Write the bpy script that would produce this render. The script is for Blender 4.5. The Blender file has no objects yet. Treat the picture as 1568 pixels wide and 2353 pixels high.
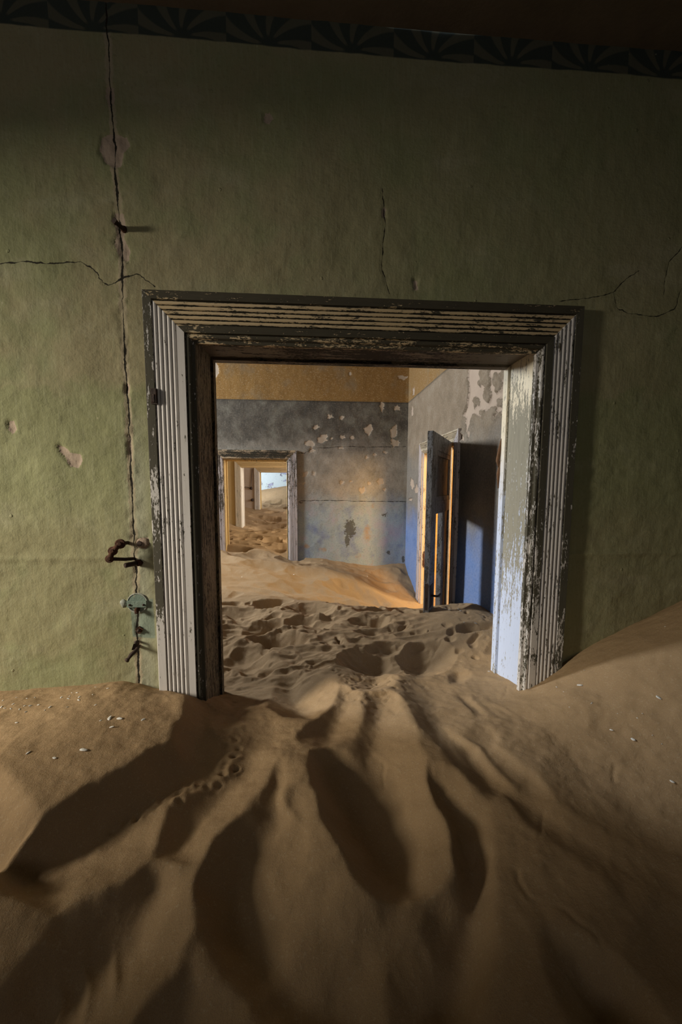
import bpy, bmesh, math, random
import numpy as np
from mathutils import Matrix, Vector

scene = bpy.context.scene
COL = scene.collection

# ------------------------------------------------------------------ camera
F, PX, PY, EZ = 906.0, 784.0, 1208.0, 1.0          # focal length and principal point (1568 x 2353 frame), eye height
def unit(v):
    v = np.array(v, float); return v / np.linalg.norm(v)
_Y = unit((719 - PX, PY - 1116, -F))
_Z = -unit((748 - PX, PY - 10319, -F)); _Z = unit(_Z - _Y * np.dot(_Z, _Y))
_X = np.cross(_Y, _Z)
CAMM = np.stack([_X, _Y, _Z])
cam_d = bpy.data.cameras.new('camera'); cam = bpy.data.objects.new('camera', cam_d); COL.objects.link(cam)
cam.matrix_world = Matrix.Translation((0, 0, EZ)) @ Matrix([list(r) for r in CAMM]).to_4x4()
cam_d.sensor_fit = 'HORIZONTAL'; cam_d.sensor_width = 24.0; cam_d.lens = 24.0 * F / 1568
cam_d.shift_x = (784 - PX) / 1568.0; cam_d.shift_y = (PY - 1176.5) / 1568.0
cam_d.clip_start = 0.02; cam_d.clip_end = 200
scene.camera = cam

# ------------------------------------------------------------------ world, daylight at the windows, added rear fill, exposure
w = bpy.data.worlds.new('sky'); scene.world = w; w.use_nodes = True
w.node_tree.nodes['Background'].inputs[0].default_value = (0.75, 0.86, 1.0, 1)
w.node_tree.nodes['Background'].inputs[1].default_value = 0.35

def area(name, loc, target, sx, sy, power, col):
    l = bpy.data.lights.new(name, 'AREA'); l.shape = 'RECTANGLE'; l.size = sx; l.size_y = sy
    l.energy = power; l.color = col
    o = bpy.data.objects.new(name, l); COL.objects.link(o); o.location = loc
    d = Vector(target) - Vector(loc); o.rotation_euler = d.to_track_quat('-Z', 'Y').to_euler()
    o['kind'] = 'helper'
    return o
area('daylight_near_window', (-6.0, -0.3, 2.4), (-1.2, 1.1, 0.8), 0.85, 1.4, 520, (1.0, 0.91, 0.75))
area('rear_fill_light', (-1.2, -3.0, 2.0), (0.2, 1.8, 1.2), 1.4, 1.4, 9, (1.0, 0.96, 0.92))  # added dim fill behind the camera, lifts the blacks
area('daylight_middle_window', (-4.1, 4.6, 2.45), (0.9, 3.0, 0.7), 0.8, 0.8, 290, (0.90, 0.95, 1.0))
area('sunlight_right_window', (2.68, 1.7, 1.65), (1.8, 5.6, 0.5), 0.9, 1.1, 170, (1.0, 0.62, 0.24))
area('sunlight_side_window', (5.3, 4.15, 1.9), (0.0, 4.25, -0.1), 0.8, 0.8, 330, (1.0, 0.79, 0.48))
area('daylight_third_window', (2.3, 7.0, 1.5), (-1.4, 7.4, 0.7), 1.2, 1.2, 115, (1.0, 0.91, 0.77))
area('daylight_fourth_window', (2.3, 9.4, 1.5), (-1.5, 10.0, 0.6), 1.2, 1.2, 110, (1.0, 0.95, 0.90))
area('daylight_fifth_window', (-3.7, 12.1, 2.0), (-0.6, 13.9, 1.0), 1.2, 1.3, 170, (0.88, 0.95, 1.0))

vs = scene.view_settings
vs.view_transform = 'Standard'; vs.look = 'None'; vs.gamma = 1.0; vs.use_curve_mapping = False
vs.exposure = 0.05
scene.cycles.adaptive_threshold = 0.04; scene.cycles.max_bounces = 4; scene.cycles.diffuse_bounces = 3; scene.cycles.glossy_bounces = 1; scene.cycles.transmission_bounces = 0; scene.cycles.transparent_max_bounces = 1

# ------------------------------------------------------------------ helpers
def ray(px, py): return CAMM @ np.array((px - PX, PY - py, -F))
def atY(px, py, Y):
    d = ray(px, py); d = d * (Y / d[1]); return (d[0], d[2] + EZ)          # (x, z) on a wall that faces the camera
def atX(px, py, X):
    d = ray(px, py); d = d * (X / d[0]); return (d[1], d[2] + EZ)          # (y, z) on a side wall

def tag(o, label=None, cat=None, group=None, kind=None):
    if label: o['label'] = label
    if cat: o['category'] = cat
    if group: o['group'] = group
    if kind: o['kind'] = kind
    return o
def empty(name, loc=(0, 0, 0), rot=(0, 0, 0)):
    o = bpy.data.objects.new(name, None); COL.objects.link(o); o.location = loc; o.rotation_euler = rot
    o.empty_display_size = 0.05
    return o
def link(name, me, mat, parent=None):
    o = bpy.data.objects.new(name, me); COL.objects.link(o)
    if mat: me.materials.append(mat)
    if parent: o.parent = parent
    return o
def raw_mesh(name, V, Q, attrs=None, smooth=True):
    V = np.asarray(V, np.float32); Q = np.asarray(Q, np.int32)
    me = bpy.data.meshes.new(name)
    me.vertices.add(len(V)); me.vertices.foreach_set('co', V.ravel())
    me.loops.add(Q.size); me.loops.foreach_set('vertex_index', Q.ravel())
    me.polygons.add(len(Q)); me.polygons.foreach_set('loop_start', np.arange(0, Q.size, Q.shape[1], dtype=np.int32))
    me.polygons.foreach_set('use_smooth', np.full(len(Q), smooth, dtype=bool))
    me.update(calc_edges=True)
    for k, a in (attrs or {}).items():
        at = me.attributes.new(k, 'FLOAT', 'POINT'); at.data.foreach_set('value', np.asarray(a, np.float32).ravel())
    return me
def grid_quads(n, m, keep=None, flip=False):
    i, j = np.meshgrid(np.arange(n - 1), np.arange(m - 1), indexing='ij')
    a = i * m + j
    q = np.stack([a, a + m, a + m + 1, a + 1], -1).reshape(-1, 4)
    if keep is not None: q = q[keep.ravel()]
    return q[:, ::-1] if flip else q
def box_bm(bm, x0, x1, y0, y1, z0, z1, bev=0.0):
    r = bmesh.ops.create_cube(bm, size=1)
    for v in r['verts']:
        v.co = ((x0 + x1) / 2 + v.co.x * (x1 - x0), (y0 + y1) / 2 + v.co.y * (y1 - y0), (z0 + z1) / 2 + v.co.z * (z1 - z0))
    if bev:
        ed = list({e for v in r['verts'] for e in v.link_edges})
        bmesh.ops.bevel(bm, geom=ed, offset=bev, segments=2, affect='EDGES', profile=0.6)
def from_bm(name, bm, mat, parent=None, smooth=False):
    me = bpy.data.meshes.new(name); bmesh.ops.recalc_face_normals(bm, faces=bm.faces[:]); bm.to_mesh(me); bm.free()
    if smooth:
        for p in me.polygons: p.use_smooth = True
    return link(name, me, mat, parent)
def box(name, x0, x1, y0, y1, z0, z1, mat, parent=None, bev=0.002):
    bm = bmesh.new(); box_bm(bm, x0, x1, y0, y1, z0, z1, bev); return from_bm(name, bm, mat, parent)
def tube_bm(bm, pts, rad, seg=10, cap=True):
    pts = [Vector(p) for p in pts]; rad = rad if isinstance(rad, (list, tuple)) else [rad] * len(pts)
    rings = []; up = Vector((0.13, 0.31, 0.94)).normalized()
    for i, p in enumerate(pts):
        t = (pts[min(i + 1, len(pts) - 1)] - pts[max(i - 1, 0)]).normalized()
        s = t.cross(up)
        if s.length < 1e-3: s = t.cross(Vector((1, 0, 0)))
        s.normalize(); u = s.cross(t)
        rings.append([bm.verts.new(p + (s * math.cos(a) + u * math.sin(a)) * rad[i]) for a in [2 * math.pi * k / seg for k in range(seg)]])
    for a, b in zip(rings, rings[1:]):
        for k in range(seg): bm.faces.new((a[k], a[(k + 1) % seg], b[(k + 1) % seg], b[k]))
    if cap: bm.faces.new(rings[0][::-1]); bm.faces.new(rings[-1])
def tube(name, pts, rad, mat, parent=None, seg=10):
    bm = bmesh.new(); tube_bm(bm, pts, rad, seg); return from_bm(name, bm, mat, parent, True)

# value noise in numpy
_rng = np.random.RandomState(7); _TAB = _rng.rand(256, 256)
def vnoise(x, y, s, ox=0.0, oy=0.0):
    x = x * s + ox; y = y * s + oy
    xi = np.floor(x).astype(int); yi = np.floor(y).astype(int); fx = x - xi; fy = y - yi
    fx = fx * fx * fx * (fx * (fx * 6 - 15) + 10); fy = fy * fy * fy * (fy * (fy * 6 - 15) + 10)
    a = _TAB[xi & 255, yi & 255]; b = _TAB[(xi + 1) & 255, yi & 255]; c = _TAB[xi & 255, (yi + 1) & 255]; d = _TAB[(xi + 1) & 255, (yi + 1) & 255]
    return (a * (1 - fx) + b * fx) * (1 - fy) + (c * (1 - fx) + d * fx) * fy - 0.5
def fbm(x, y, s, o=4, ox=0.0, g=0.5):
    t = 0; a = 1.0
    for k in range(o): t = t + a * vnoise(x, y, s * 2 ** k, ox + 17.3 * k, ox * 1.7 + 9.1 * k); a *= g
    return t
def sstep(x): x = np.clip(x, 0, 1); return x * x * (3 - 2 * x)
def sdf_poly(Xg, Yg, poly):                     # signed distance, positive inside
    P = np.asarray(poly, float); d = np.full(Xg.shape, 1e9); ins = np.zeros(Xg.shape, bool)
    for a, b in zip(P, np.roll(P, -1, 0)):
        e = b - a; t = np.clip(((Xg - a[0]) * e[0] + (Yg - a[1]) * e[1]) / (e @ e + 1e-12), 0, 1)
        d = np.minimum(d, (Xg - a[0] - t * e[0]) ** 2 + (Yg - a[1] - t * e[1]) ** 2)
        c = ((a[1] > Yg) != (b[1] > Yg)) & (Xg < (b[0] - a[0]) * (Yg - a[1]) / (b[1] - a[1] + 1e-12) + a[0]); ins ^= c
    return np.where(ins, 1, -1) * np.sqrt(d)
def sdf_line(Xg, Yg, line):                     # signed offset from a polyline and the place along it (0..1, beyond its ends outside)
    P = np.asarray(line, float); best = np.full(Xg.shape, 1e9); sgn = np.zeros(Xg.shape); tt = np.zeros(Xg.shape); n = len(P) - 1
    for k in range(n):
        a, b = P[k], P[k + 1]; e = b - a
        t0 = ((Xg - a[0]) * e[0] + (Yg - a[1]) * e[1]) / (e @ e + 1e-12); t = np.clip(t0, 0, 1)
        d = np.hypot(Xg - a[0] - t * e[0], Yg - a[1] - t * e[1]); s = np.sign(e[0] * (Yg - a[1]) - e[1] * (Xg - a[0])); s[s == 0] = 1
        m = d < best - 1e-9; best[m] = d[m]; sgn[m] = s[m]
        tq = t.copy()
        if k == 0: tq = np.where(t0 < 0, t0, tq)
        if k == n - 1: tq = np.where(t0 > 1, t0, tq)
        tt[m] = ((k + tq) / n)[m]
    return sgn * best, tt
def jitter_blob(cx, cy, rx, ry, seed, n=13, rough=0.45):
    r = random.Random(seed); out = []
    for k in range(n):
        a = 2 * math.pi * k / n; q = 1 + r.uniform(-rough, rough * 0.7); out.append((cx + rx * q * math.cos(a), cy + ry * q * math.sin(a)))
    return out

# ------------------------------------------------------------------ node helper
class NB:
    def __init__(s, name):
        s.m = bpy.data.materials.new(name); s.m.use_nodes = True; s.t = s.m.node_tree
        s.b = s.t.nodes['Principled BSDF']; s.tc = s.t.nodes.new('ShaderNodeTexCoord'); s.P = s.tc.outputs['Object']
    def n(s, typ, **kw):
        o = s.t.nodes.new(typ)
        for k, v in kw.items(): setattr(o, k, v)
        return o
    def put(s, sock, v):
        if isinstance(v, bpy.types.NodeSocket): s.t.links.new(v, sock)
        elif isinstance(v, (tuple, list)) and len(v) == 3 and sock.type == 'RGBA': sock.default_value = (*v, 1)
        else: sock.default_value = v
    def mp(s, sc, vec=None, loc=(0, 0, 0)):
        o = s.n('ShaderNodeMapping'); s.put(o.inputs[0], vec or s.P); o.inputs['Scale'].default_value = sc; o.inputs['Location'].default_value = loc; return o.outputs[0]
    def noise(s, scale, det=4, rough=0.55, vec=None, dist=0.0):
        o = s.n('ShaderNodeTexNoise'); s.put(o.inputs['Vector'], vec or s.P); o.inputs['Scale'].default_value = scale
        o.inputs['Detail'].default_value = det; o.inputs['Roughness'].default_value = rough; o.inputs['Distortion'].default_value = dist; return o.outputs[0]
    def vor(s, scale, vec=None, feat='F1'):
        o = s.n('ShaderNodeTexVoronoi', feature=feat); s.put(o.inputs['Vector'], vec or s.P); o.inputs['Scale'].default_value = scale; return o.outputs['Distance']
    def f(s, op, a, b=0.0, c=0.0):
        o = s.n('ShaderNodeMath', operation=op); s.put(o.inputs[0], a); s.put(o.inputs[1], b); s.put(o.inputs[2], c); return o.outputs[0]
    def ss(s, x, lo, hi, a=0.0, b=1.0):
        o = s.n('ShaderNodeMapRange', interpolation_type='SMOOTHSTEP'); s.put(o.inputs[0], x)
        for k, v in zip((1, 2, 3, 4), (lo, hi, a, b)): s.put(o.inputs[k], v)
        return o.outputs[0]
    def attr(s, name): o = s.n('ShaderNodeAttribute', attribute_name=name); return o.outputs['Fac']
    def xyz(s, vec=None): o = s.n('ShaderNodeSeparateXYZ'); s.put(o.inputs[0], vec or s.P); return o.outputs
    def mix(s, fac, a, b, mode='MIX'):
        o = s.n('ShaderNodeMix', data_type='RGBA', blend_type=mode); s.put(o.inputs[0], fac); s.put(o.inputs[6], a); s.put(o.inputs[7], b); return o.outputs[2]
    def ramp(s, fac, stops):
        o = s.n('ShaderNodeValToRGB'); s.put(o.inputs[0], fac); e = o.color_ramp.elements
        while len(e) < len(stops): e.new(0.5)
        for k, (p, c) in enumerate(stops): e[k].position = p; e[k].color = (*c, 1)
        return o.outputs[0]
    def bump(s, h, strength=0.5, dist=0.01, nrm=None):
        o = s.n('ShaderNodeBump'); s.put(o.inputs['Height'], h); o.inputs['Strength'].default_value = strength; o.inputs['Distance'].default_value = dist
        if nrm: s.put(o.inputs['Normal'], nrm)
        return o.outputs[0]
    def out(s, col, rough=0.9, nrm=None, metal=0.0, spec=0.25):
        s.put(s.b.inputs['Base Color'], col); s.put(s.b.inputs['Roughness'], rough); s.put(s.b.inputs['Metallic'], metal); s.b.inputs['Specular IOR Level'].default_value = spec
        if nrm: s.put(s.b.inputs['Normal'], nrm)
        return s.m

# ------------------------------------------------------------------ walls
def nonuni(lo, hi, dlo, dhi, step, coarse, extra=()):
    a = []
    if lo < dlo: a += list(np.linspace(lo, dlo, max(2, int((dlo - lo) / coarse) + 1)))
    a += list(np.arange(dlo, dhi + step * 0.5, step))
    if hi > dhi: a += list(np.linspace(dhi, hi, max(2, int((hi - dhi) / coarse) + 1)))
    a = np.array(sorted(a)); ex = np.array(list(extra) + [lo, hi])
    a = a[(a >= lo) & (a <= hi)]
    if len(ex): a = a[np.min(np.abs(a[:, None] - ex[None, :]), 1) > step * 0.4]; a = np.sort(np.concatenate([a, ex]))
    return np.unique(a)
def wall(name, us, vs_, P, holes=(), disp=None, attrs=None, mat=None, flip=False, parent=None):
    U, V = np.meshgrid(us, vs_, indexing='ij')
    keep = np.ones((len(us) - 1, len(vs_) - 1), bool); uc = (us[1:] + us[:-1]) / 2; vc = (vs_[1:] + vs_[:-1]) / 2
    for (a, b, c, d) in holes: keep &= ~(((uc > a) & (uc < b))[:, None] & ((vc > c) & (vc < d))[None, :])
    D = disp if disp is not None else np.zeros_like(U)
    W = np.stack(P(U, D, V), -1).reshape(-1, 3)
    me = raw_mesh(name, W, grid_quads(len(us), len(vs_), keep, flip), attrs)
    o = link(name, me, mat, parent)
    if not parent: o['kind'] = 'structure'
    return o
def crack_attrs(U, V, cracks):
    A = {}; wid = np.full(U.shape, -0.01); carve = np.zeros(U.shape)
    for k, (line, w0, jag) in enumerate(cracks):
        L = np.array(line); n = 6                              # subdivide and jag the path
        pts = []; r = random.Random(k + 3)
        for a, b in zip(L, L[1:]):
            for q in range(n): pts.append(a + (b - a) * q / n + np.array((r.uniform(-jag, jag), r.uniform(-jag, jag))) * (0 if q == 0 else 1))
        pts.append(L[-1])
        d, t = sdf_line(U, V, pts); A['c%d' % k] = np.clip(d, -0.2, 0.2)
        wv = w0 * (0.75 + 0.9 * vnoise(t * 40, t * 0, 1.0, k * 3.3)); wv = np.where((t < 0) | (t > 1), -0.01, wv)
        wid = np.where(np.abs(d) < 0.03, np.maximum(wid, wv), wid); carve = np.maximum(carve, sstep(1 - np.abs(d) / (w0 * 1.5 + 0.004)) * w0 * (0.8 if w0 < 0.004 else 0.9 * sstep(vnoise(U, V, 14, 5.0) * 2.2 + 0.25)) * ((t > 0) & (t < 1)))
    A['cw'] = wid
    return A, carve
def crack_mask(nb, n, jag=0.003):
    nz = nb.f('MULTIPLY', nb.f('SUBTRACT', nb.noise(70, 3), 0.5), jag * 2); w_ = nb.attr('cw'); out = None
    for k in range(n):
        d = nb.f('ABSOLUTE', nb.f('ADD', nb.attr('c%d' % k), nz)); out = d if out is None else nb.f('MINIMUM', out, d)
    fine = nb.f('MULTIPLY', w_, nb.f('ADD', -0.6, nb.f('MULTIPLY', nb.noise(26, 4, 0.7), 3.3)))
    return nb.ss(nb.f('SUBTRACT', fine, out), -0.0008, 0.0012), out

YF = 1.8                                              # the green wall
OP = (-0.512, 1.047, -1.0, 1.64)                      # its doorway
us = nonuni(-3.6, 2.05, -1.5, 1.95, 0.0075, 0.15, OP[:2]); vz = nonuni(-0.7, 2.88, 0.0, 2.88, 0.0085, 0.1, (OP[3],))
U, V = np.meshgrid(us, vz, indexing='ij')
fw = lambda L: [atY(x, y, YF) for x, y in L]
peels = [fw(p) for p in (
    [(128, 1020), (150, 1028), (160, 1040), (185, 1043), (192, 1060), (180, 1076), (160, 1072), (148, 1050), (135, 1038)],
    [(18, 968), (30, 965), (37, 985), (29, 1000), (16, 985)],
    [(235, 312), (262, 306), (292, 316), (300, 335), (285, 350), (281, 382), (266, 390), (240, 372), (228, 345)],
    [(262, 488), (285, 492), (291, 520), (284, 545), (299, 575), (296, 602), (275, 592), (262, 560), (269, 530), (259, 510)],
    [(608, 262), (622, 261), (629, 275), (618, 291), (606, 281)], [(950, 640), (961, 644), (962, 668), (951, 664)],
    [(877, 477), (888, 478), (885, 502), (877, 500)], [(316, 1238), (340, 1234), (346, 1252), (334, 1263), (318, 1258)],
    [(244, 195), (262, 200), (264, 235), (250, 245), (241, 220)], [(288, 880), (298, 882), (297, 905), (288, 902)],
    [(292, 1000), (300, 1000), (304, 1060), (297, 1062)])]
cr = [([*fw([(243, -5), (250, 120), (252, 230), (262, 300), (265, 400), (270, 470), (278, 560), (282, 640), (284, 720), (287, 850), (295, 930), (300, 1050), (305, 1150), (308, 1240), (312, 1300), (315, 1370), (318, 1600)])], 0.0042, 0.004),
      (fw([(-40, 604), (0, 605), (60, 600), (110, 606), (150, 602), (185, 600), (215, 618), (237, 650), (250, 655), (275, 645), (315, 628), (330, 638), (358, 662)]), 0.0028, 0.003),
      (fw([(878, 430), (882, 480), (886, 520), (880, 560), (878, 620), (885, 635), (896, 676)]), 0.0022, 0.002),
      (fw([(1285, 692), (1330, 688), (1380, 680), (1410, 672), (1440, 640), (1470, 622)]), 0.0022, 0.003),
      (fw([(1410, 675), (1420, 710), (1450, 722), (1510, 728), (1548, 712), (1572, 650)]), 0.002, 0.003),
      (fw([(1580, 555), (1540, 600), (1528, 645), (1525, 680)]), 0.002, 0.003)]
A, carve = crack_attrs(U, V, cr)
pe = np.full(U.shape, -1.0)
for p in peels: pe = np.maximum(pe, sdf_poly(U, V, p))
A['peel'] = np.clip(pe, -0.2, 0.2)
d0 = A['c0']
A['chase'] = sstep(1 - np.abs(d0) / 0.03)
tealp = fw([(300, 1392), (352, 1375), (357, 1467), (306, 1463)]); A['teal'] = np.clip(sdf_poly(U, V, tealp), -0.1, 0.1)
D = 0.009 * fbm(U, V, 1.7, 3) + 0.0042 * fbm(U, V, 7, 3, 5.0) + 0.0016 * fbm(U, V, 24, 2, 2.0)
low = sstep((1.55 - V) / 0.3); D += low * 0.003 * fbm(U * 0.6, V, 16, 3, 11.0)
D += 0.004 * np.exp(-((V - 0.676 - 0.004 * fbm(U, V, 3, 2)) / 0.012) ** 2)
D -= carve; D -= 0.0055 * sstep((pe + 0.012 * fbm(U, V, 40, 2)) / 0.006 + 0.5); D += 0.0022 * np.exp(-((np.abs(d0) - 0.012) / 0.012) ** 2) * (2.2 * vnoise(U, V, 34) + 2.0 * vnoise(U, V, 70))
A['band'] = np.exp(-((U + 0.765) / 0.05) ** 2) * sstep((1.45 - V) / 0.5)
D *= sstep(np.minimum(np.minimum(U + 3.6, 2.05 - U), 2.9 - V) / 0.05 + 0.3)

nb = NB('green_distemper_plaster'); x, y, z = nb.xyz()
big = nb.noise(1.1, 4, 0.6); mid = nb.noise(5, 4, 0.6); fine = nb.noise(60, 3, 0.65); streak = nb.noise(1.0, 2, 0.6, nb.mp((90, 30, 9)))
khaki = nb.mix(mid, (0.275, 0.24, 0.128), (0.37, 0.325, 0.20))
green = nb.mix(mid, (0.21, 0.222, 0.10), (0.29, 0.30, 0.16))
edge = nb.f('ADD', z, nb.f('MULTIPLY', nb.f('SUBTRACT', mid, 0.5), 0.35))
g1 = nb.ss(edge, 1.46, 1.38)
g2 = nb.ss(edge, 0.72, 1.02)
gm = nb.f('MULTIPLY', g1, nb.f('ADD', 0.45, nb.f('MULTIPLY', g2, 0.5)))
gm = nb.f('MAXIMUM', gm, nb.ss(nb.f('ADD', big, nb.f('MULTIPLY', mid, 0.4)), 0.62, 0.82))
gm = nb.f('MAXIMUM', gm, nb.f('MULTIPLY', nb.ss(x, -0.5, 0.6), nb.ss(big, 0.3, 0.55, 0.15, 0.65)))
c = nb.mix(nb.f('MULTIPLY', gm, 0.85), khaki, green)
pale = nb.ss(nb.noise(2.3, 5, 0.65, nb.mp((1, 1, 2.2))), 0.52, 0.74)
c = nb.mix(nb.f('MULTIPLY', pale, 0.45), c, (0.40, 0.37, 0.25))
c = nb.mix(nb.f('MULTIPLY', nb.ss(streak, 0.45, 0.75), 0.22), c, (0.40, 0.40, 0.26))
c = nb.mix(nb.f('MULTIPLY', nb.ss(fine, 0.52, 0.75), 0.25), c, (0.12, 0.12, 0.05))
c = nb.mix(nb.f('MULTIPLY', nb.attr('band'), 0.6), c, (0.40, 0.40, 0.30))
ch = nb.ss(nb.f('ADD', nb.attr('chase'), nb.f('MULTIPLY', nb.f('SUBTRACT', nb.noise(32, 4, 0.65), 0.5), 1.5)), 0.42, 0.62)
c = nb.mix(nb.f('MULTIPLY', ch, nb.ss(mid, 0.3, 0.6, 0.5, 0.95)), c, (0.40, 0.335, 0.225))
c = nb.mix(nb.f('MULTIPLY', nb.ss(nb.attr('teal'), -0.004, 0.003), 0.75), c, (0.19, 0.25, 0.205))
# stencilled frieze under the ceiling
fr = nb.f('MULTIPLY', nb.ss(z, 2.765, 2.772), nb.ss(z, 2.90, 2.895))
ux = nb.f('SUBTRACT', nb.f('FRACT', nb.f('DIVIDE', x, 0.34)), 0.5); vy = nb.f('DIVIDE', nb.f('SUBTRACT', z, 2.775), 0.30)
ang = nb.f('ARCTAN2', vy, ux); rad = nb.f('SQRT', nb.f('ADD', nb.f('MULTIPLY', ux, ux), nb.f('MULTIPLY', vy, vy)))
pet = nb.f('MULTIPLY', nb.ss(nb.f('ABSOLUTE', nb.f('SINE', nb.f('ADD', nb.f('MULTIPLY', ang, 4.5), nb.f('MULTIPLY', rad, 3.0)))), 0.72, 0.9), nb.ss(rad, 0.08, 0.14))
c = nb.mix(fr, c, nb.mix(pet, (0.05, 0.06, 0.05), (0.115, 0.11, 0.075)))
pk = nb.ss(nb.f('ADD', nb.attr('peel'), nb.f('MULTIPLY', nb.f('SUBTRACT', nb.noise(110, 3), 0.5), 0.014)), 0.0, 0.0015)
c = nb.mix(pk, c, nb.mix(mid, (0.36, 0.28, 0.21), (0.44, 0.345, 0.265)))
cm, cd = crack_mask(nb, 6)
c = nb.mix(cm, c, (0.022, 0.018, 0.012))
pits = nb.ss(nb.f('ADD', nb.vor(6.5), nb.f('MULTIPLY', nb.f('SUBTRACT', nb.noise(70, 3, 0.6), 0.5), 0.08)), 0.05, 0.025)
dots = nb.f('MULTIPLY', nb.ss(nb.f('ADD', nb.vor(13), nb.f('MULTIPLY', nb.f('SUBTRACT', nb.noise(90, 3, 0.6), 0.5), 0.09)), 0.06, 0.035), nb.ss(nb.noise(3, 3), 0.46, 0.56))
c = nb.mix(nb.f('MULTIPLY', dots, 0.55), c, (0.44, 0.40, 0.27))
h = nb.f('ADD', nb.f('MULTIPLY', nb.noise(16, 4, 0.66), 0.75), nb.f('MULTIPLY', fine, 0.34)); h = nb.f('ADD', h, nb.f('MULTIPLY', streak, 0.15)); h = nb.f('ADD', h, nb.f('MULTIPLY', pits, 0.6))
MG = nb.out(c, 0.92, nb.bump(h, 0.75, 0.006))
wf = wall('wall_front', us, vz, lambda u, d, v: (u, YF - d, v), [OP], D, A, MG)
tag(wf, 'green distempered plaster wall with cracks around the wide doorway')

def plain(name, cols, scale=4.0, bump=0.5, rough=0.92, metal=0.0, spec=0.25):
    nb = NB(name); n1 = nb.noise(scale, 5, 0.6); n2 = nb.noise(scale * 9, 4, 0.6)
    c = nb.ramp(nb.f('ADD', nb.f('MULTIPLY', n1, 0.75), nb.f('MULTIPLY', n2, 0.25)), [(0.3 + 0.4 * k / max(1, len(cols) - 1), q) for k, q in enumerate(cols)])
    return nb.out(c, rough, nb.bump(nb.f('ADD', n1, nb.f('MULTIPLY', n2, 0.4)), bump, 0.008), metal, spec)
M_ceil = plain('ceiling_plaster', [(0.16, 0.13, 0.10), (0.23, 0.185, 0.145)])
M_room1 = plain('near_room_plaster', [(0.13, 0.13, 0.08), (0.19, 0.18, 0.11)])
M_grey = plain('grey_room_plaster', [(0.25, 0.24, 0.22), (0.36, 0.35, 0.33)])

# ---- back wall of the second room
YB, XR = 5.6, 1.345
us = nonuni(-3.4, XR, -1.5, XR, 0.012, 0.2, (-1.232, -0.352)); vz = nonuni(-0.8, 2.9, -0.3, 2.6, 0.012, 0.1, (1.36,))
U, V = np.meshgrid(us, vz, indexing='ij'); bw = lambda L: [atY(x, y, YB) for x, y in L]
bl = [(759, 957, 8, 6), (786, 960, 6, 5), (727, 981, 8, 7), (742, 1008, 14, 11), (709, 1020, 17, 7), (787, 1005, 9, 6), (846, 987, 9, 14), (904, 992, 11, 17), (909, 1018, 13, 9), (878, 935, 7, 12), (701, 1090, 8, 8), (722, 1089, 4, 6),
      (786, 1108, 6, 5), (833, 1126, 7, 8), (876, 1107, 11, 7), (850, 1111, 6, 4), (843, 1050, 4, 5), (885, 1125, 5, 4), (925, 868, 12, 5), (912, 938, 8, 6), (494, 848, 11, 22), (807, 1106, 4, 3), (717, 1035, 8, 6), (700, 1110, 5, 3), (785, 1029, 7, 4), (805, 858, 4, 5), (740, 1006, 5, 4), (698, 1112, 4, 3), (885, 1039, 5, 4), (862, 1045, 4, 4), (810, 1006, 5, 6), (762, 1007, 4, 3)]
pe = np.full(U.shape, -1.0)
for k, (cx, cy, rx, ry) in enumerate(bl): pe = np.maximum(pe, sdf_poly(U, V, bw(jitter_blob(cx, cy, rx, ry, 40 + k))))
A, carve = crack_attrs(U, V, [(bw([(688, 1151), (760, 1150), (840, 1152), (936, 1153)]), 0.005, 0.004), (bw([(684, 1040), (700, 1042), (720, 1030), (800, 1026), (860, 1027), (934, 1026)]), 0.004, 0.006)])
A['peel'] = np.clip(pe, -0.3, 0.3)
def gauss(L, P):
    t = np.zeros(U.shape)
    for px, py, sx, sy, am in L:
        cx, cz = P(px, py); t = np.maximum(t, am * np.exp(-((U - cx) / sx) ** 2 - ((V - cz) / sz_(sy)) ** 2))
    return t
sz_ = lambda q: q
PB = lambda px, py: atY(px, py, YB)
A['dark'] = gauss([(805, 1215, 0.10, 0.17, 1), (798, 1240, 0.05, 0.12, .9), (893, 1270, 0.04, 0.04, .9), (927, 1285, 0.03, 0.08, .9), (885, 1183, 0.08, 0.04, .7), (690, 1155, .05, .03, .7)], PB)
A['rust_glow'] = gauss([(705, 1255, 0.07, 0.06, .9), (742, 1262, 0.08, 0.05, 1), (845, 1225, 0.09, 0.17, .95), (858, 1165, 0.05, 0.10, .7), (822, 1280, 0.10, 0.08, .7), (855, 1290, 0.05, 0.12, .7)], PB)  # leftmost spots are rust; the rest paint in warm light from the door
D = 0.008 * fbm(U, V, 1.5, 3, 3) + 0.003 * fbm(U, V, 9, 3, 4) - carve - 0.004 * sstep(pe / 0.01 + 0.5) - 0.006 * sstep((V - 2.17) / 0.01)
D *= sstep(np.minimum(XR - U, U + 3.4) / 0.04)
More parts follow.
